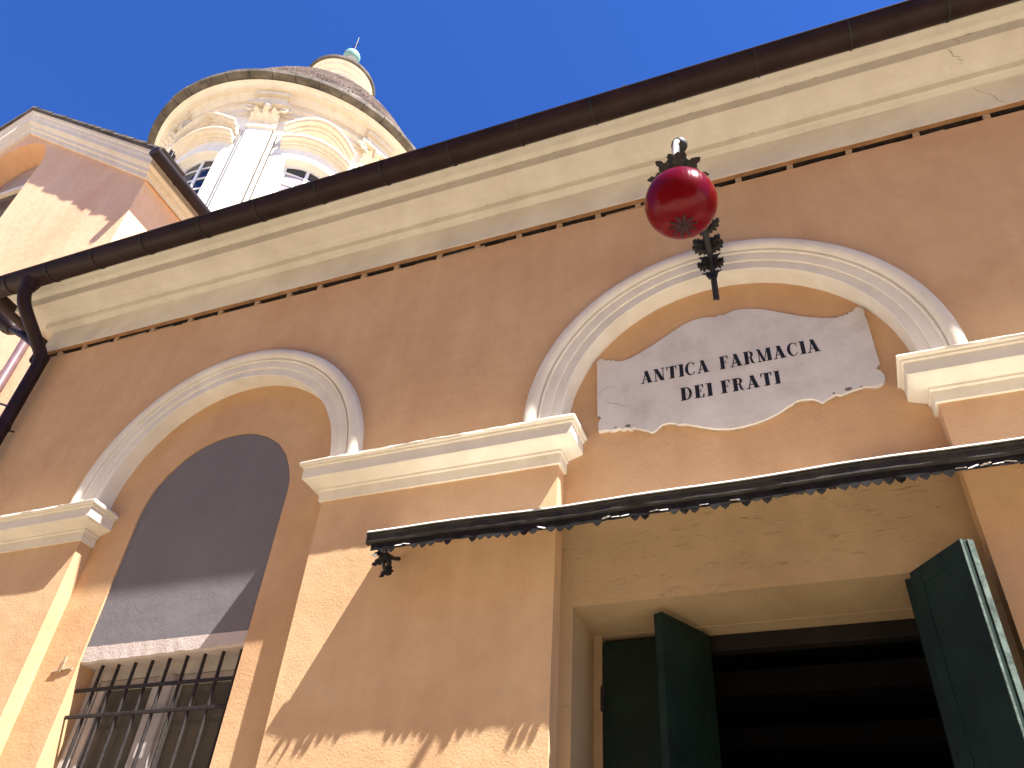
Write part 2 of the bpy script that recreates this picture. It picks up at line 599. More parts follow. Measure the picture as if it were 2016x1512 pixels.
# window behind the grille
FY = ND + 0.125
win = MB().box(GX0 + 0.002, GX0 + 0.075, FY, FY + 0.05, WS, ZB + 0.03).box(GX1 - 0.075, GX1 - 0.002, FY, FY + 0.05, WS, ZB + 0.03) \
    .box(GX0 + 0.077, GX1 - 0.077, FY + 0.002, FY + 0.048, ZB - 0.055, ZB + 0.03).box(GX0 + 0.077, GX1 - 0.077, FY + 0.002, FY + 0.048, WS, WS + 0.07) \
    .build('window', 'window_paint', bld, bevel=0.004)
MB().box(gc - 0.05, gc + 0.05, FY - 0.012, FY + 0.044, WS + 0.072, ZB - 0.057).build('mullion', 'window_paint', win, bevel=0.005)
for s in (0, 1):
    x0 = GX0 + 0.079 if s == 0 else gc + 0.052
    x1 = gc - 0.052 if s == 0 else GX1 - 0.079
    MB().box(x0, x0 + 0.045, FY + 0.008, FY + 0.04, WS + 0.073, ZB - 0.058).box(x1 - 0.045, x1, FY + 0.008, FY + 0.04, WS + 0.073, ZB - 0.058) \
        .box(x0 + 0.046, x1 - 0.046, FY + 0.009, FY + 0.039, ZB - 0.11, ZB - 0.058).box(x0 + 0.046, x1 - 0.046, FY + 0.009, FY + 0.039, 2.50, 2.55) \
        .build('sash', 'window_paint', win, bevel=0.003)
    MB().box(x0 + 0.04, x1 - 0.04, FY + 0.022, FY + 0.030, WS + 0.07, ZB - 0.06).build('pane', 'pane_olive', win)

# --- niche of the door: back wall with doorway
DX0, DX1, DZ = -1.075, 0.575, 3.205
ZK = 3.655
poly = [(C2 - RN - 0.03, ZK)] + arc_pts(C2, CZ, RN + 0.03, PI, 0, 40) + [(C2 + RN + 0.03, ZK)]
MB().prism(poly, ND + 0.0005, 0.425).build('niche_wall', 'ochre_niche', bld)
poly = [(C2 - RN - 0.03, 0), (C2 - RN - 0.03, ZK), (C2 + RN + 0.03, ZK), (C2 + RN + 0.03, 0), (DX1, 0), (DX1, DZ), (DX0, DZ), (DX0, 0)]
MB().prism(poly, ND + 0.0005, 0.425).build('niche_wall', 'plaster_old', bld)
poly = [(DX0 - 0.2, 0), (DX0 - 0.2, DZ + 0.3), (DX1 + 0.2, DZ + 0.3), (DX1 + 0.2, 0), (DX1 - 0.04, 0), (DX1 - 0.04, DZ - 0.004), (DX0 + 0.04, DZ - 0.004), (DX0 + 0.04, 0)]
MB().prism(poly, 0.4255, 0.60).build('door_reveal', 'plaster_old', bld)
# dark room behind the door and the window
MB().box(XL + 0.32, XR - 0.32, 4.55, 4.69, 0.02, 5.69).box(-2.4, -2.3, 0.61, 4.5, 0.02, 5.6).box(1.9, 2.0, 0.61, 4.5, 0.02, 5.6).box(-2.29, 1.89, 0.61, 4.5, 0.004, 0.02) \
    .box(-2.29, 1.89, 0.75, 4.5, 3.62, 3.68).build('room_wall', 'interior_dark', bld)
MB().box(DX0 + 0.02, DX1 - 0.02, 0.52, 0.585, 3.125, DZ - 0.006).build('door_header', 'dark_wood', bld, bevel=0.004)
MB().box(-2.28, 1.88, 1.60, 1.72, 3.30, 3.44).build('ceiling_beam', 'dark_wood', bld)
MB().box(-2.28, 1.88, 2.6, 2.72, 3.30, 3.44).build('ceiling_beam', 'dark_wood', bld)


def door_leaf(ax, ay, bx, by, z1, th, edge=None):
    """one folding leaf between two plan points, with its frame boards and edge"""
    a, b = Vector((ax, ay, 0)), Vector((bx, by, 0))
    d = (b - a).normalized()
    n = Vector((d.y, -d.x, 0)) * th
    L = (b - a).length
    def blk(m, u0, u1, w0, w1, z0, z1_):
        q = [a + d * u0 + n * w0, a + d * u1 + n * w0, a + d * u1 + n * w1, a + d * u0 + n * w1]
        return m.hexa([(p.x, p.y, z0) for p in q], [(p.x, p.y, z1_) for p in q])
    leaf = blk(MB(), 0, L, 0, 1, 0.03, z1).build('door_leaf', 'door_green', bld, bevel=0.004)
    m = MB()
    for s in (-1, 1):
        w0, w1 = (1.002, 1.07) if s > 0 else (-0.07, -0.002)
        blk(m, 0.0, 0.055, w0, w1, 0.031, z1 - 0.001)
        blk(m, L - 0.055, L, w0, w1, 0.031, z1 - 0.001)
        for zz in (0.031, 1.0, 2.1, z1 - 0.071):
            blk(m, 0.056, L - 0.056, w0, w1 if s > 0 else w1, zz, zz + 0.07)
    m.build('leaf_board', 'door_green', leaf, bevel=0.003)
    for zz in (0.5, 1.7, z1 - 0.32):
        p = a + n * 1.25
        MB().tube([(p.x, p.y, zz), (p.x, p.y, zz + 0.11)], 0.010, 8).build('hinge', 'iron', leaf, smooth=60)
    if edge:
        m = MB()
        blk(m, L + 0.001, L + 0.007, 0.55, 1.15, 0.04, z1 + 0.002)
        m.build('worn_edge', 'worn_green', leaf, bevel=0.002)
        m = MB()
        blk(m, L + 0.0005, L + 0.004, -0.12, 0.12, 0.04, z1 - 0.002)
        m.build('worn_edge', 'worn_green', leaf, bevel=0.001)
    return leaf


door_leaf(DX0 + 0.045, 0.47, -0.555, 0.47, 3.17, 0.04)
door_leaf(-0.535, 0.45, -0.69, 0.155, 3.172, 0.038)
door_leaf(DX1 - 0.06, 0.45, 0.335, 0.06, 3.17, 0.04)
door_leaf(0.317, 0.03, 0.487, -0.20, 3.172, -0.045, True)

# --- imposts round the piers
IMP = [(-0.03, 3.926), (0.015, 3.926), (0.015, 3.985), (0.020, 3.988), (0.024, 3.992), (0.024, 4.004), (0.030, 4.006), (0.045, 4.012), (0.068, 4.020), (0.088, 4.028), (0.098, 4.034),
       (0.100, 4.036), (0.100, 4.100), (0.108, 4.103), (0.110, 4.106), (0.110, 4.116), (0.121, 4.118), (0.124, 4.122), (0.124, 4.132), (0.118, 4.137), (-0.03, 4.142)]
piers = [(XL, C1 - RN), (C1 + RN, C2 - RN), (C2 + RN, C2 + RN + 1.376)]
for i, (x0, x1) in enumerate(piers):
    path = [(x0, ND - 0.001), (x0, 0), (x1, 0), (x1, ND - 0.001)]
    if i == 0:
        path = [(XL, 0.6), (XL, 0), (x1, 0), (x1, ND - 0.001)]
    o = MB().sweep(IMP, path, 0.0022, 0.05, jrows={17, 18, 19, 16}).build('impost', 'cream', bld, smooth=30)
    # weathered mortar cap along the top
    cap = MB().sweep([(0.0, 4.1425), (0.108, 4.1395), (0.117, 4.1385), (0.112, 4.144), (0.09, 4.150), (0.0, 4.158)], path, 0.0025, 0.035).build('impost_cap', 'white_stucco', o)

# --- archivolts
AV = [(0.858, ND + 0.0008), (0.858, -0.014), (0.861, -0.018), (0.912, -0.019), (0.914, -0.027), (0.918, -0.0285), (0.966, -0.030), (0.969, -0.038), (0.976, -0.040), (0.979, -0.032), (0.985, -0.032),
      (0.988, -0.044), (1.000, -0.0535), (1.020, -0.058), (1.040, -0.056), (1.055, -0.048), (1.062, -0.034), (1.063, 0.002)]
for c in (C1, C2):
    e = math.asin(0.018 / 0.95)
    MB().arc_sweep(AV, c, CZ, -e, PI + e, 72, 0.0008).build('archivolt', 'white_stucco', bld, smooth=28)

# --- eaves cornice, mitred round the left corner
CORN = [(-0.07, 5.828), (0.033, 5.828), (0.035, 5.832), (0.035, 6.056), (0.040, 6.062), (0.060, 6.064), (0.080, 6.068), (0.084, 6.072), (0.085, 6.122), (0.092, 6.124), (0.105, 6.126),
        (0.122, 6.131), (0.132, 6.142), (0.150, 6.146), (0.262, 6.150), (0.264, 6.146), (0.272, 6.146), (0.273, 6.226), (0.280, 6.230), (0.292, 6.231), (0.304, 6.236), (0.314, 6.246),
        (0.325, 6.262), (0.340, 6.272), (0.352, 6.276), (0.354, 6.300), (-0.05, 6.302)]
path = [(XL, 4.9), (XL, 0), (XR, 0)]
cor = MB().sweep(CORN, path, 0.0014, 0.22).build('cornice', 'cream_worn', bld, smooth=32)
MB().sweep([(0.30, 6.303), (0.372, 6.290), (0.376, 6.312), (0.30, 6.325)], path).build('drip_strip', 'gutter_strip', cor)
# open joint between wall and cornice: dark slot, thin ochre lip, little wooden blocks
MB().sweep([(-0.09, ZT - 0.02), (-0.045, ZT - 0.02), (-0.045, 5.8225), (-0.09, 5.8225)], path).build('joint', 'joint_dark', bld)
MB().sweep([(-0.09, 5.8232), (0.004, 5.8232), (0.004, 5.8272), (-0.09, 5.8272)], path).build('joint', 'joint_dark', bld)
MB().sweep([(0.0045, 5.8222), (0.030, 5.8222), (0.031, 5.8272), (0.0045, 5.8272)], path, 0.001, 0.1).build('ochre_strip', 'ochre_strip', bld)
mb = MB()
k = XL + 0.02
while k < 3.0:
    w = random.uniform(0.12, 0.34)
    if random.random() < 0.85:
        mb.box(k, k + w, 0.004 + random.uniform(-.003, .006), 0.030, ZT - 0.002, ZT + random.uniform(.008, .027), 0.004)
    k += w + random.uniform(0.02, 0.15)
tag(mb.build('loose_mortar', 'joint_wood', bld), kind='stuff')
blk = MB().box(-0.017, 0.017, -0.012, 0.035, -0.019, 0.0185, 0.0015).mesh('joint_block')
x = -5.45
while x < 2.6:
    put('joint_block', blk, 'joint_wood', bld, loc=(x, 0.004, ZT + 0.0193), rot=Matrix.Rotation(random.uniform(-.12, .12), 3, 'Y'))
    x += random.choice((0.26, 0.30, 0.33, 0.36, 0.28))

# hairline cracks and chipped spots in the cornice
def strip(pts, w, nrm):
    """thin dark sliver following points"""
    m = MB()
    P = [Vector(p) for p in pts]
    nv = Vector(nrm).normalized()
    vs, fs = [], []
    for i, p in enumerate(P):
        d = (P[min(i + 1, len(P) - 1)] - P[max(i - 1, 0)]).normalized()
        s = d.cross(nv).normalized() * (w * (0.4 + 0.6 * random.random()) * (0.25 if i in (0, len(P) - 1) else 1))
        vs += [p + s, p - s]
    for i in range(len(P) - 1):
        fs.append((2 * i, 2 * i + 1, 2 * i + 3, 2 * i + 2))
    return m.add(vs, fs)


def crack_line(a, b, n, amp, axis):
    out = []
    for k in range(n + 1):
        p = Vector(a).lerp(Vector(b), k / n)
        p[axis] += random.uniform(-amp, amp) if 0 < k < n else 0
        out.append(p)
    return out


strip(crack_line((1.245, -0.2735, 6.22), (1.262, -0.2735, 6.150), 6, 0.012, 0), 0.0013, (0, -1, 0)).build('crack', 'crack_dark', cor)
strip(crack_line((1.20, -0.268, 6.1475), (1.285, -0.140, 6.1425), 9, 0.016, 0), 0.0015, (0, -0.05, -1)).build('crack', 'crack_dark', cor)
strip(crack_line((1.31, -0.0362, 6.055), (1.42, -0.0362, 5.83), 9, 0.012, 0), 0.0013, (0, -1, 0)).build('crack', 'crack_dark', cor)
for k in range(11):
    x = random.uniform(-5.3, 1.5)
    L = random.uniform(0.012, 0.05)
    strip(crack_line((x, -0.2742, 6.2215 + random.uniform(-.003, .003)), (x + L, -0.2742, 6.2225), 4, 0.0, 0), 0.0035, (0, -1, 0)).build('chip', 'crack_dark', cor)
for k in range(9):
    x = random.uniform(-5.2, 1.5)
    L = random.uniform(0.010, 0.035)
    strip(crack_line((x, -0.086, 6.118), (x + L, -0.0862, 6.119), 4, 0.0, 0), 0.003, (0, -1, 0)).build('chip', 'crack_dark', cor)

# ------------------------------------------------------------------ roof gutter
GCY, GCZ, GR = -0.442, 6.297, 0.087
gut = thing('roof_gutter', 'dark brown half-round gutter running under the whole eaves of the pharmacy', 'gutter', (0, GCY, 6.2))
prof = [(-GCY + GR * math.sin(a), GCZ - GR * math.cos(a)) for a in [R_(-88 + 176 * k / 14) for k in range(15)]]
inner = [(-GCY + (GR - 0.004) * math.sin(a), GCZ - (GR - 0.004) * math.cos(a)) for a in [R_(88 - 176 * k / 14) for k in range(15)]]
path = [(XL, 4.9), (XL, 0), (XR, 0)]
MB().sweep(prof + inner, path, close=True).build('trough', 'gutter_brown', gut, smooth=40)
MB().tube([(XL + GCY - GR - 0.003, 4.9, GCZ + 0.004), (XL + GCY - GR - 0.003, GCY - GR - 0.003, GCZ + 0.004), (XR, GCY - GR - 0.003, GCZ + 0.004)], 0.0075, 8).build('rolled_rim', 'gutter_brown', gut, smooth=60)
vs = []
cm = MB()
ring = [(0, GR + 0.0028), (0.012, GR + 0.0028)]
pv = []
for xx in (-0.005, 0.005):
    for rr in (GR + 0.0005, GR + 0.0055):
        pv.append([(xx, -rr * math.sin(a), -rr * math.cos(a)) for a in [R_(-86 + 176 * k / 14) for k in range(15)]])
flat = [p for row in pv for p in row]
fs = []
for k in range(14):
    for a, b in ((0, 1), (1, 3), (3, 2), (2, 0)):
        fs.append((a * 15 + k, b * 15 + k, b * 15 + k + 1, a * 15 + k + 1))
collar = cm.add(flat, fs).mesh('gutter_strap')
for x in (-5.80, -5.35, -4.88, -4.39, -3.85, -3.35, -2.84, -2.32, -1.81, -1.32, -0.82, -0.32, 0.19, 0.71, 1.22, 1.73, 2.24, 2.75):
    put('gutter_strap', collar, 'iron', gut, True, loc=(x, GCY, GCZ))

# downpipe at the corner
def bez(pts, n=8):
    """smooth polyline through points"""
    P = [Vector(p) for p in pts]
    out = []
    for i in range(len(P) - 1):
        p0, p1, p2, p3 = P[max(i - 1, 0)], P[i], P[i + 1], P[min(i + 2, len(P) - 1)]
        for k in range(n):
            t = k / n
            out.append(0.5 * ((2 * p1) + (-p0 + p2) * t + (2 * p0 - 5 * p1 + 4 * p2 - p3) * t * t + (-p0 + 3 * p1 - 3 * p2 + p3) * t ** 3))
    out.append(P[-1])
    return out


dp = thing('downpipe', 'black-brown rainwater pipe bending from the gutter down the corner of the pharmacy', 'downpipe', (-5.49, -0.08, 0))
path = bez([(-5.56, GCY, 6.22), (-5.56, GCY, 6.12), (-5.555, GCY + 0.03, 6.04), (-5.545, -0.36, 5.97), (-5.52, -0.18, 5.80), (-5.505, -0.10, 5.71), (-5.50, -0.082, 5.62), (-5.50, -0.08, 5.5), (-5.50, -0.08, 3.0), (-5.50, -0.08, 0.1)], 6)
MB().tube(path, 0.051, 14).build('pipe', 'gutter_brown', dp, smooth=50)
MB().tube([(-5.56, GCY, 6.235), (-5.56, GCY, 6.16)], [0.075, 0.056], 14).build('outlet', 'gutter_brown', dp, smooth=50)
MB().tube([(-5.50, -0.08, 5.03), (-5.50, -0.08, 5.0)], 0.056, 14).tube([(-5.50, -0.03, 5.015), (-5.46, 0.01, 5.015)], 0.006, 6).build('pipe_clip', 'gutter_brown', dp, smooth=50)
MB().tube([(-5.50, -0.08, 3.03), (-5.50, -0.08, 3.0)], 0.056, 14).build('pipe_clip', 'gutter_brown', dp, smooth=50)
dp2 = thing('branch_pipe', 'thin dark pipe slanting from the side eaves to meet the corner downpipe', 'downpipe', (-5.66, 0.02, 5.6))
MB().tube(bez([(-6.35, 0.02, 6.36), (-6.1, 0.02, 6.2), (-5.80, 0.0, 5.97), (-5.68, -0.03, 5.86), (-5.60, -0.075, 5.70)], 6), 0.034, 10).build('pipe', 'gutter_brown', dp2, smooth=50)
MB().tube([(-6.62, 0.02, 6.62), (-6.38, 0.02, 6.40), (-6.33, 0.02, 6.345)], [0.12, 0.09, 0.04], 12).build('hopper', 'gutter_brown', dp2, smooth=50)

# weed in the gutter
wd = thing('weed', 'small dry weed sprouting from the gutter rim against the sky', 'plant', (-0.59, -0.48, 6.29))
ws = [MB() for _ in range(2)]
for k in range(7):
    t = random.uniform(0, 2 * PI)
    p = [Vector((-0.59, -0.48, 6.28)), Vector((-0.59 + 0.012 * math.cos(t), -0.48 + 0.012 * math.sin(t), 6.35)), Vector((-0.59 + 0.03 * math.cos(t), -0.48 + 0.03 * math.sin(t), 6.36 + random.uniform(0.01, 0.055)))]
    ws[0].tube(p, [0.0022, 0.0018, 0.001], 5)
    for q in range(3):
        c = p[1].lerp(p[2], random.random())
        u = Vector((random.uniform(-1, 1), random.uniform(-1, 1), random.uniform(-.2, 1))).normalized() * 0.018
        s = u.orthogonal().normalized() * 0.005
        ws[1].add([c, c + u * 0.5 + s, c + u, c + u * 0.5 - s], [(0, 1, 2, 3)])
ws[0].build('stem', 'weed_green', wd)
ws[1].build('leaf', 'weed_green', wd)

# ------------------------------------------------------------------ stone plaque with inscription
pl = thing('stone_plaque', 'pale shaped stone plaque lettered ANTICA FARMACIA DEI FRATI under the arch', 'sign', (-0.26, 0.09, 4.03))
OUT = [(-.955, 4.603), (-.956, 4.632), (-.935, 4.650), (-.912, 4.642), (-.902, 4.626), (-.885, 4.634), (-.875, 4.620), (-.858, 4.624), (-.848, 4.610), (-.813, 4.603), (-.765, 4.613), (-.716, 4.633), (-.65, 4.669), (-.583, 4.708), (-.52, 4.748),
       (-.457, 4.783), (-.405, 4.800), (-.354, 4.803), (-.315, 4.797), (-.288, 4.787), (-.276, 4.797), (-.260, 4.799), (-.246, 4.788), (-.215, 4.801), (-.185, 4.809), (-.150, 4.808), (-.112, 4.800), (-.06, 4.782), (-.012, 4.759), (.076, 4.706), (.13, 4.674),
       (.184, 4.648), (.245, 4.626), (.306, 4.611), (.318, 4.620), (.332, 4.612), (.342, 4.626), (.356, 4.618), (.366, 4.634), (.382, 4.630), (.393, 4.648), (.412, 4.656), (.432, 4.642), (.438, 4.612), (.432, 4.596), (.437, 4.56), (.436, 4.42), (.436, 4.272), (.416, 4.250), (.414, 4.240), (.430, 4.226), (.442, 4.200),
       (.440, 4.170), (.424, 4.148), (.396, 4.137), (.366, 4.139), (.345, 4.146), (.318, 4.140), (.275, 4.132), (.250, 4.124), (.231, 4.119), (.214, 4.128), (.197, 4.121), (.170, 4.108), (.146, 4.093), (.128, 4.112), (.108, 4.126), (.064, 4.132), (.030, 4.127), (.012, 4.113), (-.006, 4.106), (-.03, 4.090), (-.06, 4.074), (-.11, 4.054),
       (-.165, 4.040), (-.22, 4.031), (-.277, 4.029), (-.35, 4.041), (-.405, 4.062), (-.46, 4.086), (-.500, 4.104), (-.536, 4.106), (-.548, 4.118), (-.583, 4.127), (-.612, 4.124), (-.632, 4.110), (-.650, 4.092), (-.672, 4.086), (-.695, 4.102), (-.719, 4.114), (-.760, 4.134), (-.775, 4.126), (-.800, 4.142), (-.815, 4.134), (-.840, 4.148), (-.87, 4.140), (-.90, 4.152), (-.948, 4.149), (-.950, 4.205), (-.934, 4.232), (-.937, 4.248), (-.953, 4.256), (-.954, 4.385)]
PY = 0.076
MB().prism(OUT, PY, ND + 0.004).build('slab', 'marble_base', pl, bevel=0.003)
# mortar bedding showing along the lower rim
strip([(x, PY + 0.012, z - 0.004) for x, z in OUT[54:92]], 0.006, (0, -1, -0.3)).build('mortar_bed', 'joint_wood', pl)
for pts in ([(-.955, 4.385), (-.91, 4.43), (-.87, 4.435), (-.845, 4.42)], [(-.91, 4.345), (-.88, 4.318), (-.85, 4.312), (-.82, 4.292), (-.78, 4.283)]):
    strip([(x, PY - 0.0008, z) for x, z in pts], 0.0011, (0, -1, 0)).build('crack', 'crack_dark', pl)
for x, z, w in ((-.79, 4.152, .013), (-.855, 4.155, .006), (.272, 4.147, .014), (.205, 4.137, .006), (.33, 4.150, .005), (-.945, 4.24, .006)):
    MB().prism([(x + w * (1 + .3 * random.random()) * math.cos(t), z + w * 0.7 * (1 + .3 * random.random()) * math.sin(t)) for t in [2 * PI * k / 9 for k in range(9)]], PY - 0.001, PY + 0.002).build('chip', 'chip_grey', pl)


# letters drawn as stems, hairlines, bowls and serifs in a unit-high cell
def rect(x0, y0, x1, y1):
    return [(x0, y0), (x1, y0), (x1, y1), (x0, y1)]


def diag(x0, y0, x1, y1, w):
    return [(x0 - w / 2, y0), (x0 + w / 2, y0), (x1 + w / 2, y1), (x1 - w / 2, y1)]


def ser(x, y, hw, up):
    t = 0.065
    return [(x - hw, y), (x + hw, y), (x + hw, y + t * up), (x - hw, y + t * up)]


def ringseg(cx, cy, ro, so, ri, si, dx, a0, a1, n=14):
    q = []
    for k in range(n):
        t0 = R_(a0 + (a1 - a0) * k / n)
        t1 = R_(a0 + (a1 - a0) * (k + 1) / n)
        q.append([(cx + ro * math.cos(t0), cy + so * math.sin(t0)), (cx + ro * math.cos(t1), cy + so * math.sin(t1)),
                  (cx + dx + ri * math.cos(t1), cy + si * math.sin(t1)), (cx + dx + ri * math.cos(t0), cy + si * math.sin(t0))])
    return q


T = 0.285
GL = {
    'I': (0.42, [rect(.11, 0, .11 + T, 1), ser(.21, 0, .2, 1), ser(.21, 1, .2, -1)]),
    'A': (0.92, [diag(.14, 0, .44, 1, .07), diag(.70, 0, .42, 1, .28), rect(.24, .27, .62, .325), ser(.14, 0, .14, 1), ser(.71, 0, .2, 1)]),
    'N': (0.90, [rect(.12, 0, .18, 1), rect(.70, 0, .76, 1), diag(.67, 0, .17, 1, .30), ser(.15, 0, .14, 1), ser(.13, 1, .13, -1), ser(.73, 1, .14, -1)]),
    'T': (0.80, [rect(.29, 0, .29 + T, 1), rect(.02, .945, .78, 1), ser(.39, 0, .2, 1), [(.02, .945), (.02, .70), (.06, .70), (.14, .945)], [(.78, .945), (.78, .70), (.74, .70), (.66, .945)]]),
    'C': (0.80, ringseg(.42, .5,   .40, .52, .235, .46, .055, 48, 318, 22) + [rect(.70, .66, .735, 1.0), [(.66, .86), (.735, .70), (.735, .98), (.69, .95)], [(.66, .12), (.74, .24), (.72, .26), (.62, .16)]]),
    'F': (0.72, [rect(.10, 0, .10 + T, 1), rect(.02, .945, .68, 1), rect(.3, .49, .52, .54), ser(.22, 0, .22, 1), [(.68, .945), (.68, .70), (.645, .70), (.56, .945)], rect(.50, .40, .535, .64)]),
    'E': (0.74, [rect(.10, 0, .10 + T, 1), rect(.02, .945, .66, 1), rect(.02, 0, .68, .055), rect(.3, .485, .5, .535), [(.66, .945), (.66, .70), (.625, .70), (.55, .945)], [(.69, .055), (.69, .31), (.655, .31), (.56, .055)], rect(.48, .39, .515, .63)]),
    'D': (0.86, [rect(.10, 0, .10 + T, 1), rect(.02, .945, .42, 1), rect(.02, 0, .42, .055)] + ringseg(.40, .5, .42, .5, .24, .445, -.01, -90, 90, 16)),
    'R': (0.90, [rect(.10, 0, .10 + T, 1), rect(.02, .945, .45, 1), rect(.3, .47, .45, .52), ser(.2, 0, .2, 1)] + ringseg(.44, .735, .30, .265, .12, .215, -.01, -90, 90, 14) + [[(.48, .50), (.62, .46), (.72, .1), (.56, .04)], [(.57, .06), (.70, .10), (.84, .03), (.72, -.01)], [(.40, .52), (.40, .47), (.62, .44), (.60, .51)]]),
    'M': (1.10, [rect(.13, 0, .19, 1), rect(.76, 0, .76 + T, 1), diag(.50, 0, .17, 1, .2), diag(.50, 0, .79, 1, .07), ser(.16, 0, .14, 1), ser(.86, 0, .2, 1), ser(.12, 1, .12, -1), ser(.90, 1, .16, -1)]),
}


def word(txt, x0, x1, zb, zt):
    gap = 0.09
    tot = sum(GL[ch][0] for ch in txt) + gap * (len(txt) - 1)
    sx = (x1 - x0) / tot
    h = zt - zb
    x = x0
    for ch in txt:
        w, pcs = GL[ch]
        m = MB()
        for q, pc in enumerate(pcs):
            yy = PY - 0.0012 - 0.00012 * (q % 7)
            pp = [(x + px * sx, zb + py * h) for px, py in pc]
            a = sum(pp[i][0] * pp[(i + 1) % len(pp)][1] - pp[(i + 1) % len(pp)][0] * pp[i][1] for i in range(len(pp)))
            if a < 0:
                pp = pp[::-1]
            m.add([(px, yy, pz) for px, pz in pp], [tuple(range(len(pp)))])
        m.build('letter', 'letter_black', pl)
        x += (w + gap) * sx


word('ANTICA', -.712, -.352, 4.4105, 4.4955)
word('FARMACIA', -.300, .194, 4.4105, 4.4965)
word('DEI', -.513, -.349, 4.2505, 4.3355)
word('FRATI', -.308, -.019, 4.2515, 4.3345)

# ------------------------------------------------------------------ hanging lamp
LX, LY, LZ, LR = -0.293, -0.83, 4.656, 0.163
lamp = thing('hanging_lamp', 'red glass globe lamp hanging from a black leafy wrought iron bracket', 'lamp', (-0.26, -0.06, 4.8))
gl = MB().sphere((0, 0, 0), LR, 48, 28).sphere((0, 0, 0), LR - 0.005, 48, 28).mesh('globe')
# inner shell must face inwards
bm = bmesh.new(); bm.from_mesh(gl)
bm.faces.ensure_lookup_table()
half = len(bm.faces) // 2
bmesh.ops.reverse_faces(bm, faces=bm.faces[half:])
bm.to_mesh(gl); bm.free()
globe = put('globe', gl, 'red_glass', lamp, 'all', loc=(LX, LY, LZ))
MB().sphere((LX, LY, LZ + 0.035), 0.032, 14, 10, (1, 1, 1.35)).tube([(LX, LY, LZ + 0.15), (LX, LY, LZ + 0.07)], 0.018, 10).build('bulb', 'bulb_metal', globe, 'all')


def leaf(L, W, lobes=4, curl=0.3, th=0.003):
    """acanthus-like leaf in local coords: stem at origin, grows along +z, curls towards -y"""
    rows = lobes * 4
    l, r = [], []
    for k in range(rows + 1):
        u = k / rows
        env = W * math.sin(PI * min(1, u * 0.92 + 0.08)) ** 0.7 * (1 - 0.35 * u)
        tooth = 0.50 + 0.50 * abs(math.sin(PI * u * lobes))
        w = env * tooth + 0.0015
        y = -curl * L * u ** 2.2
        z = L * (u - 0.25 * curl * u ** 3)
        l.append((-w, y + 0.25 * w, z + w * 0.35))
        r.append((w, y + 0.25 * w, z + w * 0.35))
    cen = [(0, -curl * L * (k / rows) ** 2.2, L * (k / rows - 0.25 * curl * (k / rows) ** 3)) for k in range(rows + 1)]
    vs, fs = [], []
    n = rows + 1
    for off in (0, th):
        for seq in (l, cen, r):
            vs += [(x, y + off, z) for x, y, z in seq]
    for k in range(rows):
        for a in (0, 1):
            fs.append((a * n + k, (a + 1) * n + k, (a + 1) * n + k + 1, a * n + k + 1))
            fs.append((3 * n + a * n + k, 3 * n + a * n + k + 1, 3 * n + (a + 1) * n + k + 1, 3 * n + (a + 1) * n + k))
        fs.append((k, k + 1, 3 * n + k + 1, 3 * n + k))
        fs.append((2 * n + k, 5 * n + k, 5 * n + k + 1, 2 * n + k + 1))
    return MB().add(vs, fs)


def frame(p, direction, face):
    """matrix whose z is direction and -y roughly faces `face`"""
    z = Vector(direction).normalized()
    y = -(Vector(face) - z * Vector(face).dot(z)).normalized()
    x = y.cross(z)
    return Matrix.Translation(p) @ Matrix((x, y, z)).transposed().to_4x4()


# crown of leaves and cap above the globe
MB().lathe([(0.012, LZ + 0.215), (0.03, LZ + 0.205), (0.052, LZ + 0.175), (0.075, LZ + 0.158), (0.080, LZ + 0.143), (0.06, LZ + 0.146)], LX, LY, 24).build('cap', 'iron', lamp, smooth=40)
for k in range(8):
    t = 2 * PI * k / 8 + 0.2
    d = Vector((math.cos(t), math.sin(t), 0))
    leaf(0.105, 0.034, 3, 0.35).xform(frame(Vector((LX, LY, LZ + 0.150)) + d * 0.05, d * 0.75 + Vector((0, 0, 0.75)), d * 0.7 + Vector((0, 0, -0.7)))).build('leaf', 'iron', lamp)
for k in range(10):
    t = 2 * PI * k / 10
    d = Vector((math.cos(t), math.sin(t), 0))
    leaf(0.055, 0.009, 3, 0.10, 0.002).xform(frame(Vector((LX, LY, LZ - LR - 0.0035)) + d * 0.010, d + Vector((0, 0, 0.16)), (0, 0, -1))).build('petal', 'petal_bronze', globe)
MB().sphere((LX, LY, LZ - LR - 0.002), 0.012, 10, 8).build('finial', 'petal_bronze', globe, 'all')
for k in range(9):
    t = 2 * PI * (k + 0.5) / 9
    d = Vector((math.cos(t), math.sin(t), 0))
    leaf(0.100, 0.042, 4, 0.40).xform(frame(Vector((LX, LY, LZ + 0.185)) + d * 0.03, d * 0.45 + Vector((0, 0, 0.9)), d * 0.9 + Vector((0, 0, -0.4)))).build('leaf', 'iron', lamp)
MB().tube(bez([(-0.274, -0.850, 5.098), (-0.280, -0.872, 5.070), (-0.289, -0.878, 4.99), (LX - 0.004, LY - 0.035, LZ + 0.21)], 5), 0.0125, 10).build('conduit', 'pale_tin', lamp, smooth=60)
# gooseneck from the wall, over and down to the crown
top = LZ + 0.47
neck = bez([(-0.258, -0.065, 4.80), (-0.256, -0.085, 4.95), (-0.254, -0.12, 5.06), (-0.256, -0.22, 5.135), (-0.262, -0.42, 5.165), (-0.27, -0.60, 5.17), (-0.278, -0.74, 5.165), (-0.284, -0.82, 5.12), (-0.288, -0.848, 5.03), (-0.291, -0.84, 4.94), (LX, LY, LZ + 0.20)], 6)
MB().tube(neck, [0.010 + 0.010 * min(1, k / 20) for k in range(len(neck))], 12).build('arm', 'iron', lamp, smooth=60)
MB().sphere((-0.271, -0.822, 5.112), 0.040, 20, 14).build('boss', 'iron', lamp, 'all')
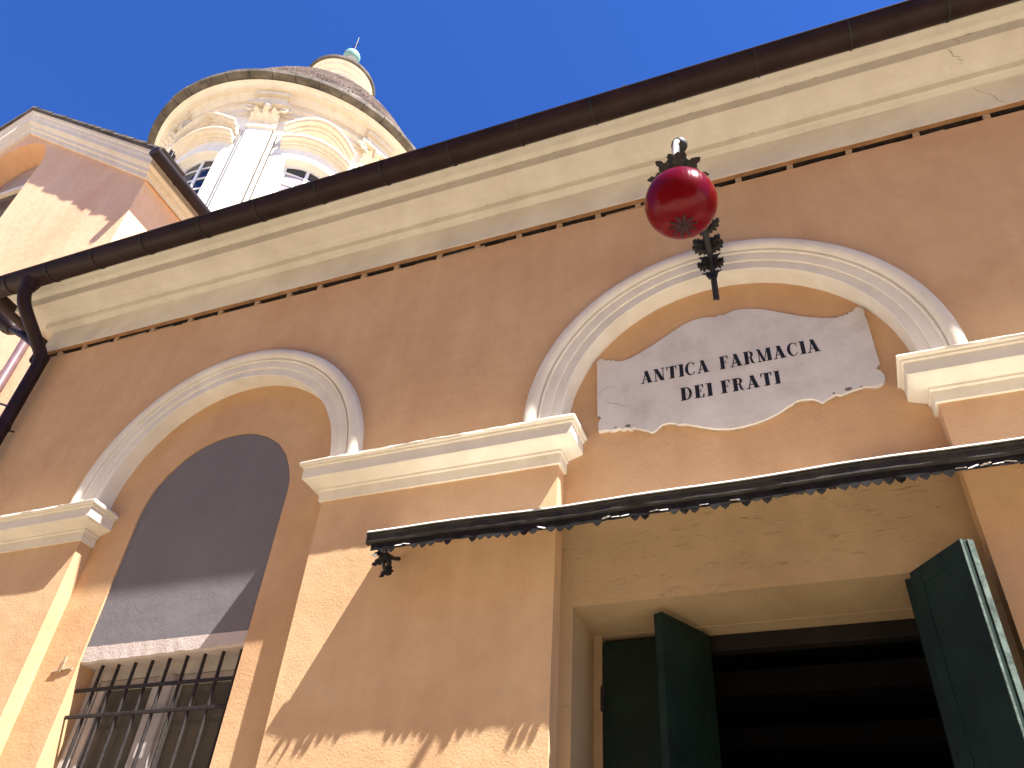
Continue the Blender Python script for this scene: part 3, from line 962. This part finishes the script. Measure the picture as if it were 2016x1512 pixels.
# scroll and wall plate
spir = []
for k in range(40):
    a = k / 39 * 3.4 * PI
    r = 0.075 * (1 - k / 46)
    spir.append((-0.252, -0.15 - r * math.cos(a), 5.16 + r * math.sin(a)))
MB().tube(spir, 0.008, 8).build('scroll', 'iron', lamp, smooth=60)
MB().box(-0.274, -0.242, -0.071, -0.058, 4.775, 5.22, 0.002).build('wall_plate', 'iron', lamp, bevel=0.003)
for k, (y, z, dx, dz, fy) in enumerate([(-0.09, 5.02, 1, -0.3, -1), (-0.09, 5.02, -1, -0.3, -1), (-0.12, 5.10, 1, 0.2, -1), (-0.12, 5.10, -1, 0.2, -1), (-0.18, 5.19, 1, 0.5, -1), (-0.18, 5.19, -1, 0.5, -1), (-0.10, 4.95, 0.6, -0.8, -1), (-0.10, 4.95, -.6, -0.8, -1), (-.15, 5.14, 1, -.2, -1), (-.15, 5.14, -1, -.2, -1), (-.22, 5.21, .5, .9, -1), (-.22, 5.21, -.5, .9, -1), (-.11, 5.06, .8, -.7, -1), (-.11, 5.06, -.8, -.7, -1)]):
    leaf(0.105, 0.036, 4, 0.45).xform(frame(Vector((-0.256, y, z)), (dx, -0.3, dz), (0, fy, -0.6))).build('leaf', 'iron', lamp)

# ------------------------------------------------------------------ canopy over the door
KX0, KX1, KY, KZ = -2.04, 1.50, -0.200, 3.556
can = thing('entrance_canopy', 'narrow black canopy with ragged scalloped tin valance above the pharmacy door', 'canopy', (-0.26, -0.12, 3.4))
zw = KZ + 0.11
MB().hexa([(KX0 + 0.02, KY + 0.012, KZ - 0.016), (KX1, KY + 0.012, KZ - 0.016), (KX1, -0.001, zw - 0.016), (KX0 + 0.02, -0.001, zw - 0.016)],
          [(KX0 + 0.02, KY + 0.012, KZ - 0.004), (KX1, KY + 0.012, KZ - 0.004), (KX1, -0.001, zw), (KX0 + 0.02, -0.001, zw)]).box(C2 - RN + 0.002, C2 + RN - 0.002, -0.0008, ND - 0.001, zw - 0.015, zw - 0.002).build('roof_sheet', 'zinc', can)


def wavy_bar(prof, x0, x1, n, jit, name, mat, parent):
    """bar along x with a slightly sagging, uneven line; profile of (y, z)"""
    vs, fs = [], []
    m_ = len(prof)
    for k in range(n + 1):
        x = x0 + (x1 - x0) * k / n
        sag = 0.006 * math.sin(x * 2.3 + 0.4) + 0.003 * math.sin(x * 7.1)
        for y, z in prof:
            vs.append((x, y + random.uniform(-jit, jit), z + sag + random.uniform(-jit, jit)))
    for k in range(n):
        for i in range(m_):
            i2 = (i + 1) % m_
            fs.append((k * m_ + i, (k + 1) * m_ + i, (k + 1) * m_ + i2, k * m_ + i2))
    fs += [tuple(range(m_)), tuple(n * m_ + i for i in range(m_ - 1, -1, -1))]
    return MB().add(vs, fs).build(name, mat, parent, smooth=30)


wavy_bar([(KY + 0.010, KZ - 0.002), (KY, KZ - 0.004), (KY - 0.002, KZ - 0.014), (KY + 0.004, KZ - 0.020), (KY + 0.003, KZ - 0.052), (KY + 0.008, KZ - 0.060), (KY + 0.028, KZ - 0.060), (KY + 0.028, KZ - 0.002)], KX0, KX1, 70, 0.0008, 'fascia', 'canopy_wood', can)
wavy_bar([(KY - 0.007, KZ - 0.0030), (KY - 0.006, KZ - 0.0015), (KY - 0.001, KZ + 0.0065), (KY + 0.02, KZ + 0.013), (KY + 0.02, KZ - 0.001), (KY - 0.002, KZ - 0.0030)], KX0 + 0.004, KX1, 70, 0.0006, 'metal_lip', 'pale_tin', can)
wavy_bar([(KY + 0.012, KZ - 0.0605), (KY + 0.012, KZ - 0.098), (KY + 0.014, KZ - 0.098), (KY + 0.014, KZ - 0.0605)], KX0 + 0.03, KX1, 140, 0.0015, 'valance', 'valance_tin', can)
pend = MB().prism([(-0.0205, 0.003), (-0.0205, -0.007), (-0.017, -0.016), (-0.011, -0.023), (-0.005, -0.027), (0, -0.033), (0.005, -0.027), (0.011, -0.023), (0.017, -0.016), (0.0205, -0.007), (0.0205, 0.003)], -0.001, 0.001).mesh('pendant')
pend_p = pend.copy()
short = MB().prism([(-0.016, 0.003), (-0.018, -0.006), (-0.008, -0.016), (0.004, -0.012), (0.012, -0.018), (0.018, -0.004), (0.016, 0.003)], -0.001, 0.001).mesh('pendant')
pale = MB().prism([(-0.016, 0.002), (-0.020, -0.010), (-0.008, -0.014), (-0.010, -0.022), (0.004, -0.018), (0.010, -0.024), (0.020, -0.012), (0.016, 0.002)], -0.001, 0.001).mesh('pendant')  # bent pieces: pale colour painted in for the sunlight they catch
x = KX0 + 0.10
gaps = [(-1.60, -1.50), (-.97, -.92), (-.10, -.06)]
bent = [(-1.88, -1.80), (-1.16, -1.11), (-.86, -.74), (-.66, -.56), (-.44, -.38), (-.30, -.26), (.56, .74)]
while x < KX1:
    sag = 0.006 * math.sin(x * 2.3 + 0.4) + 0.003 * math.sin(x * 7.1)
    ing = any(a < x < b for a, b in gaps)
    be = any(a < x < b for a, b in bent)
    if not ing:
        if be:
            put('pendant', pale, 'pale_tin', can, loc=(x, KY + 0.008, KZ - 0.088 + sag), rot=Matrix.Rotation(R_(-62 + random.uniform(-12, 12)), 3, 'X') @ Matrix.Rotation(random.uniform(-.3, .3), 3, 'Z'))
        else:
            put('pendant', pend if random.random() < 0.93 else short, 'valance_tin', can, loc=(x, KY + 0.013, KZ - 0.089 + sag), rot=Matrix.Rotation(random.uniform(-.25, .15), 3, 'X') @ Matrix.Rotation(random.uniform(-.12, .12), 3, 'Y'))
    x += 0.0425


def bracket(x):
    """small scrolled iron bracket with leaves carrying one end"""
    sp = []
    for k in range(34):
        a = k / 33 * 2.7 * PI
        r = 0.052 * (1 - k / 40)
        sp.append((x, KY + 0.085 - r * math.cos(a), KZ - 0.135 + r * math.sin(a)))
    o = MB().tube(sp, 0.009, 8).tube(bez([(x, KY + 0.02, KZ - 0.065), (x, KY + 0.06, KZ - 0.085), (x, -0.06, KZ - 0.075), (x, -0.005, KZ - 0.05)], 5), 0.010, 8).build('bracket', 'iron', can, smooth=60)
    for y, z, d, f in ((0.035, -0.10, (-.5, -.2, -1), (0, -1, 0)), (0.035, -0.10, (.5, -.3, -1), (0, -1, 0)), (0.06, -0.13, (-.7, 0, -.8), (0, -1, -.3)), (0.06, -0.13, (.8, .1, -.9), (0, -1, -.3)), (0.10, -0.16, (.4, .1, -1), (0, -1, 0)), (0.10, -0.16, (-.3, .1, -1), (0, -1, 0))):
        leaf(0.082, 0.024, 3, 0.35).xform(frame(Vector((x, KY + y, KZ + z + 0.03)), d, f)).build('leaf', 'iron', o)


bracket(-1.955)
bracket(1.38)

# ------------------------------------------------------------------ window grille
gri = thing('window_grille', 'rusty black iron grille of crossed bars in front of the arched window', 'grille', (gc, ND + 0.065, WS))
GY = ND + 0.065
for k in range(9):
    x = -3.842 + 0.1165 * k
    bx_ = random.uniform(-.003, .003)
    MB().tube([(x, GY, WS - 0.01), (x + bx_, GY + random.uniform(-.002, .002), 2.2), (x, GY, ZB + 0.02)], 0.0095, 8).build('bar', 'grille_iron', gri, smooth=60)
for z in (3.035, 2.893, 2.20, 2.06, 1.42):
    MB().box(GX0 - 0.03, GX1 + 0.03, GY - 0.014, GY - 0.004, z - 0.010, z + 0.010, 0.001).build('crossbar', 'grille_iron', gri, bevel=0.002)

# iron hook in the niche plaster beside the window
hk = MB().box(-4.075, -4.060, ND - 0.008, ND + 0.003, 3.135, 3.215, 0.002).box(-4.13, -4.065, ND - 0.010, ND + 0.003, 3.125, 3.140, 0.003).box(-4.06, -3.99, ND - 0.009, ND + 0.003, 3.135, 3.150, 0.003).build('plaster_scar', 'joint_wood', bld)

# ------------------------------------------------------------------ church with dome behind
CX, CY = -12.2, 7.93
ch = thing('church', 'peach and cream church with gabled front and slate covered dome behind the pharmacy', 'church', (CX, CY, 0))
GX, GYF = -11.65, 1.2                  # gable axis and face
HW = 3.9
SL = 0.77
EZ = 10.70                             # wall top at the corner
PKZ = EZ + SL * HW

WZ, WR, WB = 12.40, 0.95, 8.6
# gable wall with arched opening
poly = [(GX - HW, 0), (GX - HW, EZ), (GX, PKZ), (GX + HW, EZ), (GX + HW, 0)]
hole = [(GX + WR, WB)] + arc_pts(GX, WZ, WR, 0, PI, 24) + [(GX - WR, WB)]
left = [(GX - HW, 0), (GX - HW, EZ), (GX, PKZ)] + [p for p in [(GX, WZ + WR)]] + arc_pts(GX, WZ, WR, PI / 2, PI, 14)[1:] + [(GX - WR, WB), (GX, WB), (GX, 0)]
right = [(GX + HW, 0), (GX, 0), (GX, WB), (GX + WR, WB)] + arc_pts(GX, WZ, WR, 0, PI / 2, 14) + [(GX, PKZ), (GX + HW, EZ)]
me = MB().prism(left, GYF, GYF + 0.55).prism(right, GYF, GYF + 0.55).build('gable_wall', 'church_peach', ch)
MB().box(GX + HW - 0.5, GX + HW, GYF + 0.552, 7.6, 0, EZ).build('nave_wall', 'church_peach', ch)
MB().box(GX - HW, GX - HW + 0.5, GYF + 0.552, 7.6, 0, EZ).build('nave_wall', 'church_peach', ch)
MB().prism([(GX + WR * 1.05, WB)] + arc_pts(GX, WZ, WR * 1.05, 0, PI, 24) + [(GX - WR * 1.05, WB)], GYF + 0.40, GYF + 0.5).build('window_infill', 'lunette_grey', ch)
MB().box(GX - WR, GX + WR, GYF + 0.30, GYF + 0.395, WZ + 0.06, WZ + 0.15).build('window_rail', 'church_cream', ch)
MB().box(GX - WR * 0.98, GX + WR * 0.98, GYF + 0.36, GYF + 0.398, WB + 0.1, WZ + 0.055).build('window_pane', 'pane_blue', ch)
# cornice up the rakes and along the eaves
CC = [(0, -0.36), (0.05, -0.36), (0.06, -0.28), (0.09, -0.26), (0.10, -0.20), (0.16, -0.13), (0.17, -0.05), (0.18, -0.03), (0.19, 0.03), (0.21, 0.05), (0.22, 0.10), (0.0, 0.10)]


def rake(side):
    a = math.atan(SL) * -side
    vs, fs = [], []
    m_ = len(CC)
    c, s = math.cos(math.atan(SL)), math.sin(math.atan(SL))
    # mitre at the peak (vertical cut) and run past the corner
    for end in (0, 1):
        for o, h in CC:
            hh = (h + 0.36) * 0.76
            if end == 0:
                p = (GX, GYF - o, PKZ + hh / c)
            else:
                xo = GX + side * (HW + o)
                p = (xo, GYF - o, EZ - SL * o + hh / c)
            vs.append(p)
    for i in range(m_):
        i2 = (i + 1) % m_
        fs.append((i, i2, m_ + i2, m_ + i))
    fs += [tuple(range(m_)), tuple(range(2 * m_ - 1, m_ - 1, -1))]
    MB().add(vs, fs).build('raking_cornice', 'church_cream', ch)


rake(1)
rake(-1)
cosr = math.cos(math.atan(SL))
for side in (1, -1):
    vs, fs = [], []
    m_ = len(CC)
    for y in (None, 7.6):
        for o, h in CC:
            hh = (h + 0.36) * 0.76
            vs.append((GX + side * (HW + o), GYF - o if y is None else y, EZ - SL * o + hh / cosr))
    for i in range(m_):
        i2 = (i + 1) % m_
        fs.append((i, i2, m_ + i2, m_ + i))
    fs += [tuple(range(m_)), tuple(range(2 * m_ - 1, m_ - 1, -1))]
    MB().add(vs, fs).build('eaves_cornice', 'church_cream', ch)
    # roof slab
    zo = 0.46 * 0.76 / cosr
    e = 0.37
    MB().hexa([(GX, GYF - 0.235, PKZ + zo + 0.005), (GX + side * (HW + e), GYF - 0.235, EZ - SL * e + zo + 0.005), (GX + side * (HW + e), 7.0, EZ - SL * e + zo + 0.005), (GX, 7.0, PKZ + zo + 0.005)],
              [(GX, GYF - 0.235, PKZ + zo + 0.05), (GX + side * (HW + e), GYF - 0.235, EZ - SL * e + zo + 0.05), (GX + side * (HW + e), 7.0, EZ - SL * e + zo + 0.05), (GX, 7.0, PKZ + zo + 0.05)]).build('nave_roof', 'eave_stone', ch)
    # verge slates lying along the rake
    n = 22
    for k in range(n):
        u = (k + 0.5) / n
        x = GX + side * (HW + e + 0.02) * u
        z = PKZ + zo + 0.06 - SL * (HW + e) * u
        m = MB().box(-0.13, 0.13, -0.02, 0.45, -0.014, 0.020, 0.006)
        m.build('verge_slate', 'eave_stone', ch, loc=None) if False else put('verge_slate', m.mesh('verge_slate'), 'eave_stone', ch, loc=(x, GYF - 0.235 + random.uniform(-.006, .008), z), rot=Matrix.Rotation(side * math.atan(SL) - side * 0.06, 3, 'Y'))
cg = MB()
cg.tube([(GX + HW + 0.335, GYF - 0.30, 10.82), (GX + HW + 0.335, 7.0, 10.80)], 0.085, 14).build('eaves_gutter', 'gutter_brown', ch, smooth=50)
for k in range(7):
    y = GYF + 0.2 + k * 0.8
    MB().tube([(GX + HW + 0.335, y, 10.818), (GX + HW + 0.335, y + 0.03, 10.818)], 0.092, 14).build('gutter_strap', 'gutter_brown', ch, smooth=50)

# drum
RD = 3.48
mb = MB()
BAY = R_(45)
T0 = R_(-65)
WH = R_(9.4)
ZW = 17.72
for k in range(8):
    tp = T0 + k * BAY
    tw = tp + BAY / 2
    mb.cblock(CX, CY, tp - BAY / 2 + WH, tw - WH, RD - 0.45, RD, 12, 19.3, 12)
    mb.cblock(CX, CY, tw - WH, tw + WH, RD - 0.45, RD, lambda t, tw=tw: ZW + 0.14 * math.cos((t - tw) / WH * PI / 2), 19.3, 8)
    mb.cblock(CX, CY, tw - WH, tw + WH, RD - 0.45, RD, 12, 15.0, 6)
mb.build('drum_wall', 'church_white', ch)
MB().lathe([(RD - 0.1, 19.20), (RD + 0.02, 19.20), (RD + 0.03, 19.32), (RD + 0.06, 19.34), (RD + 0.07, 19.46), (RD + 0.10, 19.50), (RD + 0.14, 19.54), (RD + 0.05, 19.56), (RD + 0.04, 19.78), (RD + 0.10, 19.80), (RD + 0.14, 19.86), (RD + 0.22, 19.90), (RD + 0.23, 19.96),
            (RD + 0.38, 19.97), (RD + 0.40, 20.02), (RD + 0.46, 20.05), (RD + 0.50, 20.10), (RD + 0.2, 20.105)], CX, CY, 128).build('entablature', 'church_cream', ch, smooth=30)
MB().lathe([(4.55, 11.0), (4.55, 14.2), (RD + 0.1, 14.4), (RD + 0.1, 14.7), (RD - 0.1, 14.7)], CX, CY, 64).build('drum_base', 'church_cream', ch, smooth=30)


def cyl_pt(r, t, z):
    return Vector((CX + r * math.cos(t), CY + r * math.sin(t), z))


for k in range(-2, 3):
    tp = T0 + k * BAY
    tw = tp + BAY / 2
    # pilaster, backing strip and entablature block
    a = R_(5.0)
    pil = MB().cblock(CX, CY, tp - a, tp + a, RD - 0.02, RD + 0.16, 14.7, 18.52, 4).build('pilaster', 'church_white', ch)
    MB().cblock(CX, CY, tp - a * 1.35, tp + a * 1.35, RD - 0.02, RD + 0.09, 14.7, 18.50, 4).build('backing_strip', 'church_white', pil)
    for s in (-1, 1):  # thin dark strips along the pilaster and backing edges
        MB().cblock(CX, CY, tp + s * a - 0.0016, tp + s * a + 0.0016, RD + 0.08, RD + 0.163, 14.72, 18.515, 1).build('edge_line', 'eave_stone', pil)
        MB().cblock(CX, CY, tp + s * a * 1.35 - 0.0016, tp + s * a * 1.35 + 0.0016, RD + 0.02, RD + 0.093, 14.72, 18.49, 1).build('edge_line', 'eave_stone', pil)
    MB().cblock(CX, CY, tp - a * 1.05, tp + a * 1.05, RD + 0.1, RD + 0.21, 18.525, 18.60, 4).build('necking', 'church_white', pil)
    MB().cblock(CX, CY, tp - a * 1.45, tp + a * 1.45, RD - 0.02, RD + 0.24, 19.52, 19.62, 4).cblock(CX, CY, tp - a * 1.15, tp + a * 1.15, RD - 0.02, RD + 0.20, 19.625, 19.80, 4) \
        .cblock(CX, CY, tp - a * 1.3, tp + a * 1.3, RD, RD + 0.30, 19.805, 19.93, 4).build('entablature_block', 'church_cream', ch)
    # leafy capital
    cap = MB()
    cap.cblock(CX, CY, tp - a * 0.95, tp + a * 0.95, RD, RD + 0.15, 18.60, 19.36, 4)
    cap.cblock(CX, CY, tp - a * 1.55, tp + a * 1.55, RD, RD + 0.30, 19.40, 19.50, 4)
    od = Vector((math.cos(tp), math.sin(tp), 0))
    td = Vector((-math.sin(tp), math.cos(tp), 0))
    for row, (zz, nn, L) in enumerate(((18.62, 4, 0.34), (18.84, 3, 0.36))):
        for q in range(nn):
            t = tp + a * 1.6 * ((q + 0.5) / nn - 0.5) * 1.25
            o_ = Vector((math.cos(t), math.sin(t), 0))
            lf = leaf(L, 0.15, 3, 0.55, 0.05).xform(frame(cyl_pt(RD + 0.15, t, zz), o_ * 0.12 + Vector((0, 0, 1)), o_))
            cap.add(lf.v, lf.f)
    for s in (-1, 1):
        c = cyl_pt(RD + 0.20, tp + s * a * 1.35, 19.27)
        sp = []
        for q in range(22):
            aa = q / 21 * 3.0 * PI
            r = 0.13 * (1 - q / 26)
            sp.append(c + td * s * (r * math.cos(aa)) + Vector((0, 0, r * math.sin(aa))) + od * 0.003 * q)
        cap.tube(sp, 0.035, 6)
        cap.tube([cyl_pt(RD + 0.17, tp + s * a * 0.3, 18.98), cyl_pt(RD + 0.2, tp + s * a * 0.8, 19.15), c + Vector((0, 0, 0.1))], 0.03, 6)
    hc = cyl_pt(RD + 0.24, tp, 19.33)
    cap.sphere(hc, 0.10, 10, 8, (1, 1, 1.25))
    cap.build('capital', 'church_cream', ch)
    # window: frame, bars, panes
    zt = lambda t, tw=tw: ZW + 0.14 * math.cos((t - tw) / WH * PI / 2)
    rw = RD - 0.24
    wf = MB()
    wf.cblock(CX, CY, tw - WH, tw - WH * 0.90, rw, rw + 0.06, 15.0, zt, 2).cblock(CX, CY, tw + WH * 0.90, tw + WH, rw, rw + 0.06, 15.0, zt, 2) \
        .cblock(CX, CY, tw - WH * 0.07, tw + WH * 0.07, rw, rw + 0.065, 15.0, zt, 2) \
        .cblock(CX, CY, tw - WH * 0.9, tw + WH * 0.9, rw + 0.002, rw + 0.058, lambda t: zt(t) - 0.07, lambda t: zt(t), 6)
    wo = wf.build('drum_window', 'church_window_paint', ch)
    for q in range(1, 5):
        zz = ZW - 0.12 - q * 0.40 + 0.28
        MB().cblock(CX, CY, tw - WH * 0.9, tw + WH * 0.9, rw + 0.005, rw + 0.05, zz - 0.02, zz + 0.02, 4).build('glazing_bar', 'church_window_paint', wo)
    for s in (-1, 1):
        edges = [15.0] + [ZW - 0.12 - q * 0.40 + 0.28 for q in range(4, 0, -1)] + [ZW + 0.11]
        for q in range(5):
            blind = (k == 0 and q < 4)
            MB().cblock(CX, CY, tw + (s - 1) / 2 * WH * 0.9, tw + (s + 1) / 2 * WH * 0.9, rw + 0.02, rw + 0.03, edges[q] + 0.01, edges[q + 1] - 0.01, 3).build('pane', 'pane_blind' if blind else 'pane_blue', wo)
    # surround and hood
    HWD = R_(13.2)
    MB().cblock(CX, CY, tw - WH * 1.22, tw - WH, RD - 0.02, RD + 0.035, 15.0, lambda t: zt(t) + 0.0, 2).cblock(CX, CY, tw + WH, tw + WH * 1.22, RD - 0.02, RD + 0.035, 15.0, lambda t: zt(t), 2) \
        .cblock(CX, CY, tw - WH * 1.22, tw + WH * 1.22, RD - 0.02, RD + 0.036, lambda t: ZW + 0.14 * math.cos(min(1, abs(t - tw) / WH) * PI / 2) + 0.001, lambda t: ZW + 0.14 * math.cos(min(1, abs(t - tw) / (WH * 1.22)) * PI / 2) + 0.14, 10).build('surround', 'church_white', wo)
    seg = (k % 2 == 0)

    def hz(t, tw=tw, seg=seg):
        u = min(1, abs(t - tw) / HWD)
        return 18.30 + (0.62 * (1 - u * u) if seg else 0.55 * (1 - u))

    def hz0(t, tw=tw):
        u = min(1, abs(t - tw) / HWD)
        return 18.05 + 0.26 * (1 - u * u)

    hd = MB()
    for lo, hi, r1 in ((0.00, 0.06, 0.07), (0.06, 0.12, 0.13), (0.12, 0.17, 0.24), (0.17, 0.21, 0.28)):
        hd.cblock(CX, CY, tw - HWD, tw + HWD, RD - 0.02, RD + r1, lambda t, lo=lo: hz0(t) + lo, lambda t, hi=hi: hz0(t) + hi - 0.001, 12)
    hd.build('lower_hood', 'church_cream', wo)
    hd = MB()
    for lo, hi, r1 in ((0.08, 0.15, 0.10), (0.15, 0.22, 0.17), (0.22, 0.28, 0.30), (0.28, 0.33, 0.35)):
        hd.cblock(CX, CY, tw - HWD * 1.02, tw + HWD * 1.02, RD - 0.02, RD + r1, lambda t, lo=lo: hz(t) + lo, lambda t, hi=hi: hz(t) + hi - 0.001, 16)
    hd.build('pediment', 'church_cream', wo)

# stone eave slabs round the dome
es = 44
for k in range(es):
    t0 = 2 * PI * k / es
    t1 = t0 + 2 * PI / es - 0.004
    dz = random.uniform(-.012, .012)
    MB().cblock(CX, CY, t0, t1, RD + 0.3, 4.19 + random.uniform(-.015, .015), 20.125 + dz, 20.235 + dz, 4).build('eave_slab', 'eave_stone', ch)

# dome shell and its slates
DA, DB, DZ0 = 4.02, 5.3, 20.24


def dome(u):
    """u 0..1 from eave to lantern foot -> radius, height, slope"""
    return DA + (0.80 - DA) * u, DZ0 + 4.85 * u + 0.78 * math.sin(PI * u), 0.0


shell = MB().lathe([(dome(k / 24)[0] - 0.05, dome(k / 24)[1] - 0.02) for k in range(25)], CX, CY, 64).build('dome', 'eave_stone', ch, smooth=40)
rows = 34
cands = []
camp = Vector((0, -3.2, 1.6))
for i in range(rows):
    u0 = i / rows
    r, z, a = dome(u0)
    r1, z1, a1 = dome(min(1, (i + 1.15) / rows))
    nsl = max(14, int(2 * PI * r / 0.36))
    for k in range(nsl):
        t = 2 * PI * (k + (0.5 if i % 2 else 0) + random.uniform(-.06, .06)) / nsl
        p = Vector((CX + r * math.cos(t), CY + r * math.sin(t), z))
        up = Vector(((r1 - r) * math.cos(t), (r1 - r) * math.sin(t), z1 - z))
        L = up.length
        up.normalize()
        tg = Vector((-math.sin(t), math.cos(t), 0))
        nr = tg.cross(up).normalized()
        vis = nr.dot((camp - p).normalized())
        w = 2 * PI * r / nsl * 0.47
        cands.append((vis, i, p, up, tg, nr, L, w))
cands.sort(key=lambda c: -c[0])
rest = MB()


def slate_mb(p, up, tg, nr, L, w):
    h = 0.026 + random.uniform(-.006, .010)
    j = random.uniform(-.02, .02)
    b0, b1 = p - tg * w + up * j, p + tg * w + up * j
    t0_, t1_ = b0 + up * L, b1 + up * L
    return [b0 + nr * 0.012, b1 + nr * 0.012, t1_ - nr * 0.02, t0_ - nr * 0.02, b0 + nr * (0.012 + h), b1 + nr * (0.012 + h), t1_, t0_], [(3, 2, 1, 0), (4, 5, 6, 7), (0, 1, 5, 4), (1, 2, 6, 5), (2, 3, 7, 6), (3, 0, 4, 7)]


for q, (vis, i, p, up, tg, nr, L, w) in enumerate(cands):
    v, f = slate_mb(p, up, tg, nr, L, w)
    if q < 290:
        MB().add(v, f).build('slate', 'slate', shell)
    else:
        rest.add(v, f)
tag(rest.build('slate', 'slate', shell), kind='stuff')

# lantern
LH = 26.55
ln = MB().lathe([(0.86, 24.9), (0.86, 25.6), (0.80, 25.65), (0.80, 26.15), (0.86, 26.2), (0.88, 26.28), (1.0, 26.34), (1.03, 26.42), (1.1, 26.46), (1.1, 26.50), (0.7, 26.5)], CX, CY, 48).build('lantern', 'church_cream', ch, smooth=30)
MB().lathe([(0.80, 26.505), (1.17, 26.505), (1.18, 26.60), (1.0, 26.68), (0.7, 27.0), (0.45, 27.45), (0.30, 27.95), (0.24, 28.3), (0.20, 28.42)], CX, CY, 40).build('lantern_roof', 'eave_stone', ln, smooth=30)
MB().sphere((CX, CY, 28.60), 0.30, 20, 14).build('ball', 'copper_green', ln, 'all')
MB().tube([(CX, CY, 28.8), (CX, CY, 30.0)], 0.018, 6).tube([(CX - 0.16, CY, 29.45), (CX + 0.16, CY, 29.45)], 0.014, 6).build('cross', 'iron', ln)

# pipe and tie rod on the church wall beside the pharmacy corner
cp = MB().tube([(-8.11, 1.13, 7.75), (-8.11, 1.13, 6.95), (-8.11, 1.10, 6.90)], 0.055, 12).tube([(-8.11, 1.13, 6.9), (-8.11, 1.13, 0.1)], 0.06, 12).build('wall_pipe', 'pipe_purple', None, smooth=50)
tag(cp, 'purple-brown rainwater pipe fixed to the church wall beside the alley', 'downpipe')
rod = MB().tube([(-8.9, 1.0, 7.10), (-5.66, 0.35, 5.42)], 0.012, 8).build('tie_rod', 'iron', None, smooth=50)
rod.data.name = 'tie_rod'
tag(rod, 'thin iron rod bridging the alley between church and pharmacy', 'rod')
